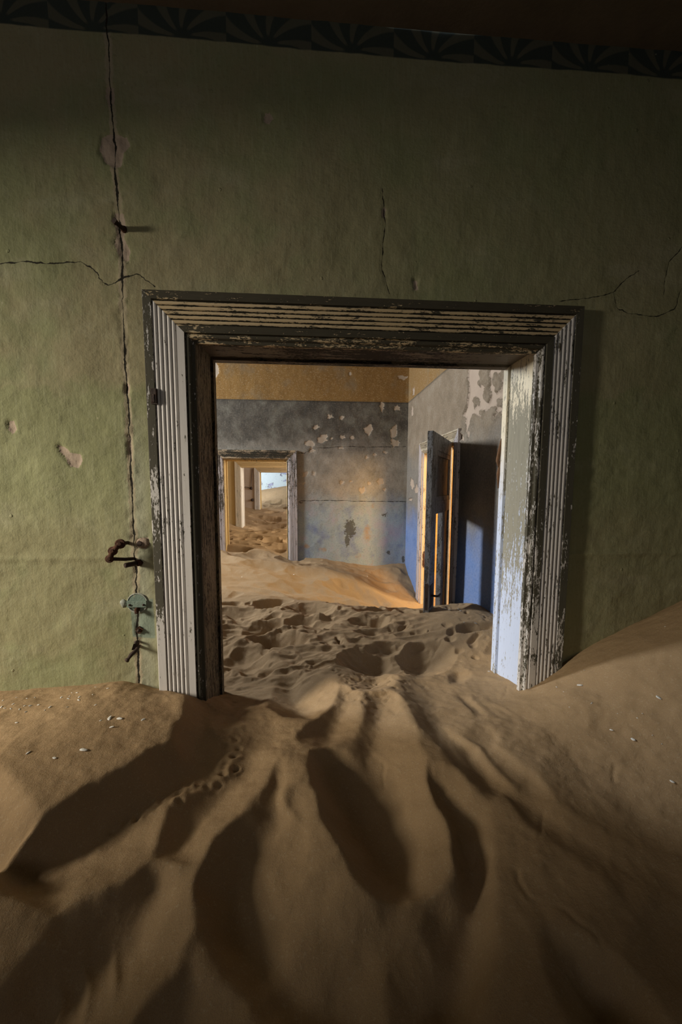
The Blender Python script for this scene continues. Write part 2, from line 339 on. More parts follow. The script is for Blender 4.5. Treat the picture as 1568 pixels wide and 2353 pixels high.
def old_paint(name, zb, ncr, blue_hi, up_cols, mid_cols, low_cols, peelc):
    nb = NB(name); x, y, z = nb.xyz(); big = nb.noise(1.6, 4, 0.6); mid = nb.noise(6, 5, 0.62); fine = nb.noise(55, 5, 0.7); sp = nb.noise(1.0, 3, 0.7, nb.mp((50, 50, 110)))
    wob = nb.f('MULTIPLY', nb.f('SUBTRACT', nb.noise(3.2, 5, 0.6), 0.5), 0.7)
    up = nb.mix(mid, up_cols[0], up_cols[1]); up = nb.mix(nb.f('MULTIPLY', nb.ss(sp, 0.55, 0.64), 0.75), up, up_cols[2])
    up = nb.mix(nb.f('MULTIPLY', nb.ss(nb.f('ADD', big, nb.f('MULTIPLY', mid, 0.5)), 0.75, 0.95), 0.6), up, (0.24, 0.19, 0.12))
    md = nb.ramp(nb.f('ADD', nb.f('MULTIPLY', mid, 0.6), nb.f('MULTIPLY', big, 0.4)), [(0.39, mid_cols[0]), (0.5, mid_cols[1]), (0.61, mid_cols[2])])
    m2 = nb.ramp(nb.f('ADD', nb.f('MULTIPLY', mid, 0.6), nb.f('MULTIPLY', big, 0.4)), [(0.36, mid_cols[3]), (0.64, mid_cols[4])])
    lo = nb.ramp(nb.f('ADD', nb.f('MULTIPLY', mid, 0.5), nb.f('MULTIPLY', big, 0.5)), [(0.35, low_cols[0]), (0.5, low_cols[1]), (0.65, low_cols[2])])
    c = nb.mix(nb.ss(nb.f('ADD', z, wob), blue_hi + 0.55, blue_hi + 0.95), m2, md)
    c = nb.mix(nb.ss(nb.f('ADD', z, nb.f('MULTIPLY', wob, 0.6)), blue_hi + 0.22, blue_hi - 0.30), c, lo)
    c = nb.mix(nb.f('MULTIPLY', nb.ss(fine, 0.5, 0.72), 0.30), c, (0.48, 0.44, 0.37)); c = nb.mix(nb.f('MULTIPLY', nb.ss(fine, 0.50, 0.30), 0.32), c, (0.05, 0.05, 0.05))
    c = nb.mix(nb.ss(z, zb - 0.004, zb + 0.004), c, up)
    c = nb.mix(nb.f('MULTIPLY', nb.f('MULTIPLY', nb.ss(nb.f('ADD', z, 0.0), zb - 0.03, zb - 0.004), nb.ss(z, zb + 0.004, zb)), 0.5), c, (0.03, 0.025, 0.02))
    if ncr:
        rs = nb.ss(nb.f('ADD', nb.f('MULTIPLY', nb.attr('rust_glow'), 0.85), nb.f('ADD', nb.f('MULTIPLY', nb.f('SUBTRACT', nb.noise(11, 5, 0.7), 0.5), 1.5), nb.f('MULTIPLY', nb.f('SUBTRACT', fine, 0.5), 0.7))), 0.38, 0.95)
        c = nb.mix(nb.f('MULTIPLY', rs, 0.8), c, (0.40, 0.235, 0.10))
        ds = nb.ss(nb.f('ADD', nb.attr('dark'), nb.f('MULTIPLY', nb.f('SUBTRACT', nb.noise(30, 4, 0.7), 0.5), 1.6)), 0.48, 0.62)
        c = nb.mix(nb.f('MULTIPLY', ds, 0.8), c, (0.075, 0.07, 0.045))
    pk = nb.ss(nb.f('ADD', nb.attr('peel'), nb.f('MULTIPLY', nb.f('SUBTRACT', nb.noise(60, 4, 0.6), 0.5), 0.04)), 0.0, 0.004)
    c = nb.mix(pk, c, nb.mix(mid, peelc[0], peelc[1]))
    h = nb.f('ADD', nb.f('MULTIPLY', nb.noise(18, 5, 0.6), 0.8), nb.f('MULTIPLY', fine, 0.4)); h = nb.f('SUBTRACT', h, nb.f('MULTIPLY', pk, 0.6))
    if ncr:
        cm, _ = crack_mask(nb, ncr, 0.006); c = nb.mix(nb.f('MULTIPLY', cm, 0.8), c, (0.02, 0.018, 0.015)); h = nb.f('SUBTRACT', h, nb.f('MULTIPLY', cm, 0.6))
    return nb.out(c, 0.92, nb.bump(h, 0.6, 0.008))
OCH = [(0.25, 0.135, 0.04), (0.33, 0.19, 0.06), (0.48, 0.34, 0.18)]
MB = old_paint('worn_blue_grey_paint', 2.165, 2, 0.80, OCH, [(0.085, 0.075, 0.06), (0.13, 0.113, 0.088), (0.20, 0.185, 0.145), (0.25, 0.225, 0.18), (0.45, 0.40, 0.325)],
               [(0.22, 0.27, 0.41), (0.36, 0.435, 0.46), (0.41, 0.38, 0.45)], [(0.46, 0.37, 0.27), (0.56, 0.46, 0.35)])
HB = (-1.232, -0.352, -2, 1.36)
o = wall('wall_back', us, vz, lambda u, d, v: (u, YB - d, v), [HB], D, A, MB); tag(o, 'weathered blue and grey painted wall with an ochre upper band')

# ---- right wall of the second room
HR = (3.685, 4.745, -2, 1.395)
us = nonuni(2.1, YB, 2.4, YB, 0.012, 0.1, HR[:2]); vz = nonuni(-0.9, 2.9, -0.6, 2.6, 0.012, 0.1, (HR[3],))
U, V = np.meshgrid(us, vz, indexing='ij'); rw = lambda L: [atX(x, y, XR) for x, y in L]
PR = lambda px, py: atX(px, py, XR)
big_peel = rw([(1076, 838), (1168, 838), (1168, 985), (1150, 945), (1135, 962), (1120, 940), (1105, 960), (1085, 950), (1075, 985), (1068, 1000), (1070, 960), (1064, 955), (1072, 935), (1078, 900), (1074, 870)])
flakes = [(1115, 868, 14, 22), (1143, 880, 10, 22), (1120, 905, 10, 16), (1150, 925, 9, 14), (1092, 925, 8, 12), (1132, 945, 13, 10), (1108, 950, 8, 8), (1100, 880, 5, 9), (1155, 860, 7, 12)]
pe = sdf_poly(U, V, big_peel)
for k, (cx, cy, rx, ry) in enumerate(flakes): pe = np.minimum(pe, -sdf_poly(U, V, rw(jitter_blob(cx, cy, rx, ry, 80 + k))))
for k, (cx, cy, rx, ry) in enumerate([(948, 1112, 5, 14), (944, 1148, 5, 4), (958, 1125, 6, 10), (1062, 1005, 5, 9), (950, 900, 3, 12), (1078, 1000, 4, 16), (948, 945, 3, 14)]): pe = np.maximum(pe, sdf_poly(U, V, rw(jitter_blob(cx, cy, rx, ry, 60 + k))))
A = {'peel': np.clip(pe, -0.3, 0.3)}
D = 0.008 * fbm(U, V, 1.4, 3, 9) + 0.003 * fbm(U, V, 8, 3, 1) - 0.014 * sstep((pe + 0.02 * fbm(U, V, 25, 2)) / 0.012 + 0.5) + 0.012 * np.exp(-((pe + 0.012) / 0.012) ** 2) * sstep(vnoise(U, V, 9) * 3 + 0.5) - 0.005 * sstep((V - 2.17) / 0.01)
D *= sstep(np.minimum(YB - U, U - 2.1) / 0.04)
MR = old_paint('worn_blue_brown_paint', 2.172, 0, 0.62, [OCH[0], (0.30, 0.19, 0.08), (0.42, 0.31, 0.18)], [(0.22, 0.17, 0.115), (0.265, 0.205, 0.14), (0.31, 0.25, 0.18), (0.19, 0.17, 0.145), (0.26, 0.23, 0.19)],
               [(0.12, 0.20, 0.42), (0.17, 0.26, 0.50), (0.20, 0.27, 0.47)], [(0.42, 0.325, 0.245), (0.53, 0.42, 0.325)])
o = wall('wall_right', us, vz, lambda u, d, v: (XR - d, u, v), [HR], D, A, MR, flip=True); tag(o, 'brown and blue painted side wall with peeling flakes above the open door')

# ---- the other walls, ceilings and openings (plain)
def flat(name, P, u0, u1, v0, v1, holes, mat, kind='structure'):
    us = np.unique(np.concatenate([np.linspace(u0, u1, 9)] + [np.array(h[:2]) for h in holes])); vv = np.unique(np.concatenate([np.linspace(v0, v1, 7)] + [np.clip(np.array(h[2:]), v0, v1) for h in holes]))
    return wall(name, us, vv, P, holes, None, None, mat)
fY = lambda Y: (lambda u, d, v: (u, u * 0 + Y, v)); fX = lambda X: (lambda u, d, v: (u * 0 + X, u, v)); fZ = lambda Z: (lambda u, d, v: (u, v, u * 0 + Z))
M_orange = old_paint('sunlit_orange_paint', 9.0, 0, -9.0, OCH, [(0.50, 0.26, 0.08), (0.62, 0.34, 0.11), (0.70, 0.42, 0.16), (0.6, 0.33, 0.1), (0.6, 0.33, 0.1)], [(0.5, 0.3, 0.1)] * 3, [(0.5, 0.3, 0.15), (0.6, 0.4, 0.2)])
M_cream = plain('cream_wall_paint', [(0.56, 0.43, 0.24), (0.66, 0.53, 0.33)], 2.5, 0.4)
M_rose = plain('rose_cream_wall_paint', [(0.46, 0.36, 0.27), (0.56, 0.46, 0.37)], 2.5, 0.4)
def blue_plaster():
    nb = NB('pale_blue_wall_paint'); x, y, z = nb.xyz(); n1 = nb.noise(2.2, 6, 0.7, nb.mp((1, 1, 1.7))); n2 = nb.noise(14, 4, 0.6)
    c = nb.mix(n2, (0.50, 0.60, 0.66), (0.62, 0.70, 0.74)); m = nb.ss(nb.f('ADD', n1, nb.f('MULTIPLY', nb.f('SUBTRACT', n2, 0.5), 0.2)), 0.54, 0.57)
    c = nb.mix(m, c, (0.36, 0.38, 0.55)); c = nb.mix(nb.f('MULTIPLY', m, nb.ss(n1, 0.58, 0.55)), c, (0.12, 0.11, 0.12))
    return nb.out(c, 0.9, nb.bump(nb.f('SUBTRACT', n2, m), 0.5, 0.01))
M_blue = blue_plaster()
ZC = 2.88
W1 = (0.33, 1.3, 0.8, 2.1)
flat('wall_near_left', fX(-3.6), -2.6, YF, -0.7, ZC, [W1], M_room1)
flat('wall_near_right', fX(2.05), -2.6, YF, -0.7, ZC, [], M_room1)
flat('wall_behind', fY(-2.6), -3.6, 2.05, -0.7, ZC, [(-2.0, -0.4, 1.2, 2.7)], M_room1)  # opening added to let the rear fill in
o = flat('ceiling', fZ(2.875), -3.6, 2.05, -2.6, YF, [], M_ceil); tag(o, 'dark brown plaster ceiling above the green wall')
flat('wall_front_rear_face', fY(2.1), -3.4, XR, -0.9, 2.9, [OP], M_grey)
W2 = (4.05, 5.05, 1.5, 2.75)
flat('wall_middle_left', fX(-3.4), 2.1, YB, -0.9, 2.9, [W2], M_grey)
flat('ceiling_middle', fZ(2.9), -3.4, 4.6, 2.1, YB, [], M_ceil)
W3 = (2.1, 3.2, 0.7, 2.2)
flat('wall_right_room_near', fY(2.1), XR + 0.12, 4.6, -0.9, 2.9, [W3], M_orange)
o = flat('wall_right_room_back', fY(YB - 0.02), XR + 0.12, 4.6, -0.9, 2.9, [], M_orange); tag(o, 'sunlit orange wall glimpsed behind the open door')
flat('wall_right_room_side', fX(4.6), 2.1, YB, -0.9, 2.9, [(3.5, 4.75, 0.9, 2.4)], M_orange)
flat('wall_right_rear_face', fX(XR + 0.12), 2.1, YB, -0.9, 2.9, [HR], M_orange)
flat('wall_back_rear_face', fY(YB + 0.2), -3.4, 2.2, -0.5, 2.9, [HB], M_cream)
H3 = (-1.43, -0.50, -2, 1.385); H4 = (-1.40, -0.42, -2, 1.41)
o = flat('wall_third', fY(8.1), -3.4, 2.2, -0.4, 2.9, [H3], M_cream); tag(o, 'cream wall of the room beyond the small doorway')
flat('wall_third_rear_face', fY(8.3), -3.4, 2.2, -0.4, 2.9, [H3], M_rose)
o = flat('wall_fourth', fY(10.6), -3.4, 2.2, -0.4, 2.9, [H4], M_rose); tag(o, 'rose cream wall with a switch beside the last doorway')
flat('wall_fourth_rear_face', fY(10.8), -3.4, 2.2, -0.4, 2.9, [H4], M_blue)
o = flat('wall_end', fY(14.0), -3.4, 2.2, -0.4, 2.9, [], M_blue); tag(o, 'pale blue flaking wall at the far end of the rooms')
flat('wall_far_left', fX(-3.4), YB + 0.2, 14.0, -0.6, 2.9, [(11.4, 12.8, 1.0, 2.6)], M_cream)
flat('wall_far_right', fX(2.2), YB + 0.2, 14.0, -0.6, 2.9, [(6.3, 7.7, 0.8, 2.2), (8.7, 10.1, 0.8, 2.2)], M_cream)
flat('ceiling_far', fZ(2.9), -3.4, 2.2, YB, 14.0, [], M_ceil)

# ------------------------------------------------------------------ wooden door frames
def paint(name, coat, bare, axis, coat2=None, sharp=0.012, scale=1.0, relief=0.5, top=None):
    """flaking paint: coat over bare wood; the attribute 'wear' says how much of it is gone; axis = direction of the grain"""
    nb = NB(name); st = [55, 55, 55]; st[axis] = 9; s2 = [170, 170, 170]; s2[axis] = 60
    n1 = nb.noise(scale, 4, 0.65, nb.mp(st)); n2 = nb.noise(scale, 4, 0.7, nb.mp(s2)); n3 = nb.noise(3.0, 3, 0.5)
    v = nb.f('ADD', nb.f('MULTIPLY', n1, 0.42), nb.f('ADD', nb.f('MULTIPLY', n2, 0.38), nb.f('MULTIPLY', n3, 0.2)))
    v = nb.f('MULTIPLY_ADD', v, 1.85, -0.425)
    thr = nb.f('SUBTRACT', 0.74, nb.f('MULTIPLY', nb.attr('wear'), 0.48))
    m = nb.ss(nb.f('SUBTRACT', v, thr), -sharp, sharp)
    k = nb.mix(n3, coat, coat2 or coat)
    if top: k = nb.mix(nb.ss(nb.f('ADD', nb.xyz(nb.n('ShaderNodeNewGeometry').outputs['Position'])[2], nb.f('MULTIPLY', nb.f('SUBTRACT', n1, 0.5), 0.5)), top[1], top[2]), k, top[0])
    k = nb.mix(nb.f('MULTIPLY', nb.ss(n1, 0.5, 0.75), 0.25), k, tuple(q * 0.7 for q in coat))
    b = nb.mix(n1, tuple(q * 0.65 for q in bare), tuple(min(1, q * 1.4) for q in bare))
    c = nb.mix(m, k, b)
    return nb.out(c, nb.ss(m, 0, 1, 0.55, 0.85), nb.bump(nb.f('SUBTRACT', nb.f('MULTIPLY', n1, 0.35), m), relief, 0.003), 0, 0.3)
def reeded(width, proud=0.034, nre=5, flat_out=0.040, reed=0.0185, seg=6):
    """section of a reeded casing: (distance from the outer edge, height above the wall, strip)"""
    p = [(0, 0, 0), (0, proud - 0.004, 0), (0.003, proud, 0), (flat_out - 0.004, proud, 0), (flat_out - 0.001, proud - 0.010, 1)]
    for k in range(nre):
        for q in range(seg + 1):
            a = math.pi * q / seg; p.append((flat_out + reed * (k + 0.5 - 0.46 * math.cos(a)), proud - 0.011 + 0.010 * math.sin(a) ** 0.8 if 0 < q < seg else proud - 0.011, 1))
    e = flat_out + nre * reed
    p += [(e + 0.001, proud - 0.010, 2), (e + 0.003, proud - 0.001, 2), (e + 0.033, proud - 0.001, 2), (e + 0.036, proud - 0.012, 3)]
    rest = width - (e + 0.036)
    for q in range(7):
        a = math.pi * q / 6; p.append((e + 0.036 + rest * 0.55 * (0.5 - 0.5 * math.cos(a)), proud - 0.013 + 0.008 * math.sin(a), 3))
    p += [(width - rest * 0.35, proud - 0.020, 4), (width, proud - 0.022, 4), (width, -0.01, 4)]
    return p
def simple_section(width, proud=0.03):
    p = [(0, 0, 0), (0, proud, 0), (width * 0.22, proud, 0), (width * 0.24, proud - 0.008, 1)]
    for k in range(4):
        for q in range(5): p.append((width * (0.24 + 0.11 * (k + 0.5 - 0.45 * math.cos(math.pi * q / 4))), proud - 0.009 + 0.008 * math.sin(math.pi * q / 4), 1))
    return p + [(width * 0.69, proud - 0.008, 2), (width * 0.71, proud - 0.002, 2), (width * 0.9, proud - 0.004, 3), (width, proud - 0.018, 4), (width, -0.01, 4)]
def sweep(name, sec, place, ends, wear, mat, parent, n=60, flip=False):
    """sec swept along a board; ends(u) -> (s0, s1); place(u, h, s) -> point; wear(strip, s in 0..1, u)"""
    V = []; Wr = []
    for i in range(n + 1):
        t = i / n
        for u, h, k in sec:
            s0, s1 = ends(u); V.append(place(u, h, s0 + (s1 - s0) * t)); Wr.append(wear(k, t, u))
    me = raw_mesh(name, V, grid_quads(n + 1, len(sec), None, flip), {'wear': Wr}, False)
    return link(name, me, mat, parent)
def jamb_section(d0, d1, stop=0.05, step=0.012):
    return [(d0, 0, 0), (d0 + 0.004, step * 0.5, 0), (d0 + 0.02, step * 0.6, 0), (d0 + 0.026, 0.001, 0), (d0 + 0.03, 0, 1), (d0 + (d1 - d0) * 0.4, 0, 1), (d1 - stop - 0.008, 0, 1), (d1 - stop - 0.004, -0.006, 1), (d1 - stop, step, 2), (d1 - 0.003, step, 2), (d1, step - 0.003, 2), (d1, -0.02, 2)]
def frame(name, P, a0, a1, ztop, zbot, sec, o0, o1, zo, jd, mats, wears, label, n=50):
    """casing outer edges a0..a1 and ztop; jamb faces o0, o1 and underside zo; P(a, b, z): b = distance out of the wall"""
    t = empty(name, P((a0 + a1) / 2, 0, zbot)); t['kind'] = 'structure'; t['label'] = label; root = Vector(t.location)
    def L(a, b, z): q = P(a, b, z); return (q[0] - root.x, q[1] - root.y, q[2] - root.z)
    fl = P(0, 1, 0)[0] < P(0, 0, 0)[0]          # side wall: mirrored winding
    mL, mH, mR, jL, jH, jR = mats
    sweep('casing', sec, lambda u, h, s: L(a0 + u, h, s), lambda u: (zbot, ztop - u), wears['left'], mL, t, n, not fl)
    sweep('casing', sec, lambda u, h, s: L(a1 - u, h, s), lambda u: (zbot, ztop - u), wears['right'], mR, t, n, fl)
    sweep('header_casing', sec, lambda u, h, s: L(s, h, ztop - u), lambda u: (a0 + u, a1 - u), wears['head'], mH, t, n, fl)
    js = jamb_section(*jd)
    sweep('jamb', js, lambda u, h, s: L(o0 + h, -u, s), lambda u: (zbot, zo + 0.01), wears['jleft'], jL, t, n, not fl)
    sweep('jamb', js, lambda u, h, s: L(o1 - h, -u, s), lambda u: (zbot, zo + 0.01), wears['jright'], jR, t, n, fl)
    sweep('head_jamb', js, lambda u, h, s: L(s, -u, zo - h), lambda u: (o0 - 0.01, o1 + 0.01), wears['jhead'], jH, t, n, fl)
    return t
WHITE = (0.60, 0.56, 0.51); CREAM = (0.56, 0.44, 0.26); DARKW = (0.05, 0.045, 0.032); OLIVE = (0.135, 0.12, 0.07)
lerp = lambda t, a: float(np.interp(t, [q[0] for q in a], [q[1] for q in a]))
m_cv = paint('flaking_white_paint_upright', WHITE, (0.075, 0.068, 0.048), 2, (0.62, 0.60, 0.60))
m_ch = paint('flaking_tan_paint_header', (0.58, 0.44, 0.25), (0.058, 0.05, 0.033), 0, (0.62, 0.48, 0.30))
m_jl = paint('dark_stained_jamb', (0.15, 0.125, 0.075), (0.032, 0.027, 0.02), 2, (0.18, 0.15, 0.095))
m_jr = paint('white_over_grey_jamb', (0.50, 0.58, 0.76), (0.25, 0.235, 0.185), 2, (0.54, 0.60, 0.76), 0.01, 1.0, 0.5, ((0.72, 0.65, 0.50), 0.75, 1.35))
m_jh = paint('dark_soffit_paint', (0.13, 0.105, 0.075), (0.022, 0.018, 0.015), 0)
# along an upright: 0 = buried foot, 1 = top (zbot = -0.45, length 2.25)
def w_left(k, t, u):
    if k == 0: return lerp(t, [(0, .2), (.36, .22), (.42, .75), (.5, .8), (.56, .55), (.64, .5), (.72, .86), (.85, .8), (.93, .66), (1, .7)])
    if k == 1: return lerp(t, [(0, .16), (.4, .2), (.55, .3), (.75, .2), (1, .14)])
    if k == 2: return lerp(t, [(0, .12), (.45, .22), (.7, .12), (.85, .2), (1, .2)])
    return 0.86  # inner bead: the unlit look of its right-facing side put in as bare wood
def w_right(k, t, u):
    if k == 0: return lerp(t, [(0, .5), (.3, .55), (.4, .7), (.6, .85), (.8, .8), (1, .84)])
    if k == 1: return lerp(t, [(0, .35), (.25, .32), (.4, .22), (.7, .2), (1, .3)])
    if k == 2: return lerp(t, [(0, .38), (.35, .36), (.5, .5), (.6, .66), (.72, .8), (1, .88)])
    return lerp(t, [(0, .45), (.4, .45), (.6, .62), (.85, .6), (1, .42)])
def w_head(k, t, u):
    if k == 0: return lerp(t, [(0, .66), (.15, .72), (.3, .86), (.8, .92), (.92, .62), (.97, .8), (1, .8)])
    if k == 1:
        gr = abs(((u - 0.040) / 0.0185) % 1 - 0.5) * 2
        return 0.22 + 0.48 * sstep(np.array((gr - 0.5) / 0.4)).item() + lerp(t, [(0, -.05), (.2, .0), (.6, .1), (.9, .06), (1, -.06)])
    if k == 2: return lerp(t, [(0, .62), (.2, .82), (.7, .86), (1, .9)])
    return lerp(t, [(0, .55), (.4, .6), (.6, .66), (1, .6)])
def w_jr(k, t, u):
    if k == 2: return lerp(t, [(0, .35), (.4, .36), (.7, .3), (1, .18)])
    e = 0.25 if u < 0.06 else 0.0
    return lerp(t, [(0, .24), (.34, .22), (.42, .36), (.5, .58), (.6, .74), (.8, .86), (.88, .62), (.95, .40), (1, .28)]) - e
wears = dict(left=w_left, right=w_right, head=w_head, jleft=lambda k, t, u: lerp(t, [(0, .45), (.5, .5), (.8, .55), (1, .4)]) + (0.15 if k == 0 else 0), jright=w_jr, jhead=lambda k, t, u: lerp(t, [(0, .2), (.2, .4), (.3, .68), (.6, .7), (.8, .45), (1, .2)]))
PF = lambda a, b, z: (a, YF - b, z)
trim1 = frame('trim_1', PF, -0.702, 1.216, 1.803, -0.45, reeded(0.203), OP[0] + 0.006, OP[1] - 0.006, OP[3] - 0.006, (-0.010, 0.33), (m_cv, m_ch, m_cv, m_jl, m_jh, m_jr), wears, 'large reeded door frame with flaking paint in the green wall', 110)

# a split in the back strip of the right jamb
m_raw = plain('raw_split_wood', [(0.10, 0.055, 0.03), (0.24, 0.13, 0.07)], 40, 0.8)
rt1 = Vector(trim1.location)
for pts, rr_ in (([(1.028, 2.122, 1.26), (1.024, 2.128, 1.20), (1.018, 2.132, 1.14), (1.022, 2.128, 1.105)], [0.002, 0.009, 0.010, 0.002]), ([(1.030, 2.126, 1.14), (1.026, 2.131, 1.07), (1.028, 2.130, 0.99)], [0.003, 0.011, 0.004])):
    tube('splinter', [Vector(p) - rt1 for p in pts], rr_, m_raw, trim1, 6)
# small frames
m2v = paint('flaking_rose_white_paint', (0.56, 0.48, 0.42), (0.085, 0.07, 0.05), 2, (0.54, 0.50, 0.52))
m2h = paint('flaking_brown_header', (0.46, 0.35, 0.22), (0.06, 0.05, 0.033), 0)
m2j = paint('yellow_ochre_jamb', (0.62, 0.42, 0.16), (0.09, 0.07, 0.04), 2, (0.58, 0.42, 0.20))
m3v = paint('cream_frame_paint', (0.62, 0.55, 0.44), (0.20, 0.16, 0.10), 2, (0.60, 0.56, 0.52))
m3h = paint('cream_frame_header_paint', (0.58, 0.44, 0.25), (0.2, 0.15, 0.09), 0)
def flatw(v): return lambda k, t, u: v
wB = dict(left=lambda k, t, u: lerp(t, [(0, .2), (.5, .28), (.75, .42), (1, .5)]) + (.08 if k == 1 else 0), right=lambda k, t, u: lerp(t, [(0, .08), (.45, .16), (.7, .34), (.8, .46), (1, .34)]) + (.12 if k in (0, 4) else 0), head=lambda k, t, u: {0: .5, 1: .68, 2: .74}.get(k, .45) - (.3 if t > .93 or t < .04 else 0), jleft=lambda k, t, u: .25 if k < 2 else .2, jright=flatw(.25), jhead=flatw(.3))
frame('trim_2', lambda a, b, z: (a, YB - b, z), -1.356, -0.218, 1.487, -0.5, simple_section(0.128), HB[0] + .006, HB[1] - .006, HB[3] - .006, (-.008, .2), (m2v, m2h, m2v, m2j, m2j, m2j), wB, 'small worn door frame at the left of the blue grey wall', 70)
wC = dict(left=flatw(.18), right=flatw(.18), head=flatw(.2), jleft=flatw(.15), jright=flatw(.15), jhead=flatw(.2))
frame('trim_3', lambda a, b, z: (a, 8.1 - b, z), -1.555, -0.375, 1.482, -0.4, simple_section(0.13), H3[0] + .006, H3[1] - .006, H3[3] - .006, (-.008, .2), (m3v, m3h, m3v, m3v, m3h, m3v), wC, 'cream door frame in the room beyond the small doorway', 20)
frame('trim_4', lambda a, b, z: (a, 10.6 - b, z), -1.535, -0.30, 1.478, -0.4, simple_section(0.14, 0.025), H4[0] + .006, H4[1] - .006, H4[3] - .006, (-.008, .2), (m3v, m3h, m3v, m2j, m2j, m2j), wC, 'farthest door frame with ochre jambs before the blue wall', 20)
wR = dict(left=flatw(.3), right=flatw(.25), head=lambda k, t, u: .3, jleft=flatw(.3), jright=flatw(.2), jhead=flatw(.4))
m5h = paint('pale_side_frame_header', (0.50, 0.42, 0.30), (0.12, 0.10, 0.07), 1)
frame('trim_5', lambda a, b, z: (XR - b, a, z), 3.557, 4.873, 1.523, -0.8, reeded(0.128, 0.03, 5, 0.02, 0.0105), HR[0] + .006, HR[1] - .006, HR[3] - .006, (-.008, .12), (m2v, m5h, m2v, m2j, m2j, m3v), wR, 'reeded door frame in the side wall behind the open door', 50)

# ------------------------------------------------------------------ open door in the side wall (hinge at the near jamb)
HX, HY = XR - 0.012, 3.79
FX, FY = 0.885, 2.965
DL = math.hypot(HX - FX, HY - FY); DA = math.atan2(FY - HY, FX - HX)
m_door = paint('grey_brown_door_paint', (0.30, 0.28, 0.25), (0.09, 0.08, 0.065), 2, (0.26, 0.27, 0.29))
m_doorp = paint('dark_door_panel_paint', (0.15, 0.145, 0.14), (0.05, 0.045, 0.035), 2)
door = empty('door_1', (HX, HY, -0.62), (0, 0, DA)); door['kind'] = 'structure'; door['label'] = 'open grey wooden panel door with its lower panel missing'
T = 0.044; ZB = -0.62
def dpart(name, s0, s1, z0, z1, y0=-T / 2, y1=T / 2, m=None, bev=0.003, wv=0.4):
    bm = bmesh.new(); box_bm(bm, s0 * DL, s1 * DL, y0, y1, z0 - ZB, z1 - ZB, bev); o = from_bm(name, bm, m or m_door, door)
    at = o.data.attributes.new('wear', 'FLOAT', 'POINT'); at.data.foreach_set('value', [wv] * len(o.data.vertices)); return o
S0, S1 = 0.79, 0.47                                   # the open lower panel lies between these
dpart('stile', S0, 1.0, ZB, 1.415); dpart('stile', 0.0, 0.12, ZB, 1.415)
dpart('top_rail', 0.12, S0, 1.285, 1.415); dpart('lock_rail', 0.12, S0, 0.775, 0.875); dpart('bottom_rail', 0.12, S0, ZB, -0.40)
dpart('muntin', 0.36, S1, -0.40, 0.775)
dpart('panel', 0.115, S0 + 0.005, 0.87, 1.29, -0.008, 0.008, m_doorp, 0.001, 0.3)
dpart('panel', 0.115, 0.365, -0.405, 0.78, -0.008, 0.008, m_doorp, 0.001, 0.3)
for (z0, z1) in ((1.245, 1.285), (0.875, 0.915)):
    dpart('moulding', 0.12, S0, z0, z1, -0.018, 0.018, None, 0.004, 0.4)
for (s0, s1) in ((0.12, 0.15), (S0 - 0.03, S0)):
    dpart('moulding', s0, s1, 0.915, 1.245, -0.018, 0.018, None, 0.004, 0.4)
M_iron = plain('rusty_iron', [(0.02, 0.014, 0.011), (0.05, 0.03, 0.022), (0.085, 0.04, 0.025)], 60, 0.6, 0.7, 0.2, 0.4)
M_rust = plain('bright_rust', [(0.035, 0.018, 0.013), (0.085, 0.038, 0.022), (0.14, 0.06, 0.033)], 70, 0.8, 0.85, 0.0, 0.2)
def hinge(zc):
    bm = bmesh.new(); box_bm(bm, -0.004, 0.055, -0.030, -0.026, zc + 0.0 - ZB, zc + 0.085 - ZB, 0.001); box_bm(bm, -0.035, 0.012, -0.036, -0.031, zc - 0.08 - ZB, zc + 0.0 - ZB, 0.001)
    for q in (0.0, 0.055, -0.055): tube_bm(bm, [(0.0, -0.034, zc + q - 0.027 - ZB), (0.0, -0.034, zc + q + 0.027 - ZB)], 0.010, 10)
    for q in (-1, 1): tube_bm(bm, [(0, -0.034, zc + q * 0.08 - ZB), (0, -0.034, zc + q * 0.094 - ZB), (0, -0.034, zc + q * 0.105 - ZB)], [0.006, 0.010, 0.003], 8)
    return from_bm('hinge', bm, M_iron, door, True)
hinge(1.10); hinge(-0.1)
bm = bmesh.new(); box_bm(bm, 0.86 * DL, 0.97 * DL, T / 2, T / 2 + 0.004, 0.04 - ZB, 0.22 - ZB, 0.001); lp = from_bm('lock_plate', bm, M_iron, door)
hb = bmesh.new(); tube_bm(hb, [(0.92 * DL, T / 2, 0.13 - ZB), (0.92 * DL, T / 2 + 0.05, 0.13 - ZB), (0.90 * DL, T / 2 + 0.055, 0.128 - ZB), (0.80 * DL, T / 2 + 0.055, 0.122 - ZB)], [0.009, 0.009, 0.009, 0.007], 10); from_bm('handle', hb, M_iron, door, True)
bm = bmesh.new(); box_bm(bm, DL - 0.001, DL + 0.003, -0.012, 0.012, 0.03 - ZB, 0.24 - ZB, 0.0005); box_bm(bm, DL, DL + 0.012, -0.008, 0.008, 0.10 - ZB, 0.135 - ZB, 0.001); from_bm('latch', bm, M_iron, door)

# strike plate on the far jamb of that door
bm = bmesh.new(); y0 = HR[1] - 0.012
box_bm(bm, XR + 0.02, XR + 0.055, y0 - 0.008, y0 - 0.003, 0.0, 0.20, 0.001); box_bm(bm, XR + 0.012, XR + 0.03, y0 - 0.014, y0 - 0.006, 0.02, 0.09, 0.002); box_bm(bm, XR + 0.012, XR + 0.03, y0 - 0.014, y0 - 0.006, 0.12, 0.17, 0.002)
so = from_bm('strike_plate', bm, M_rust); tag(so, 'rusty brown strike plate on the jamb left of the open door', 'strike plate')

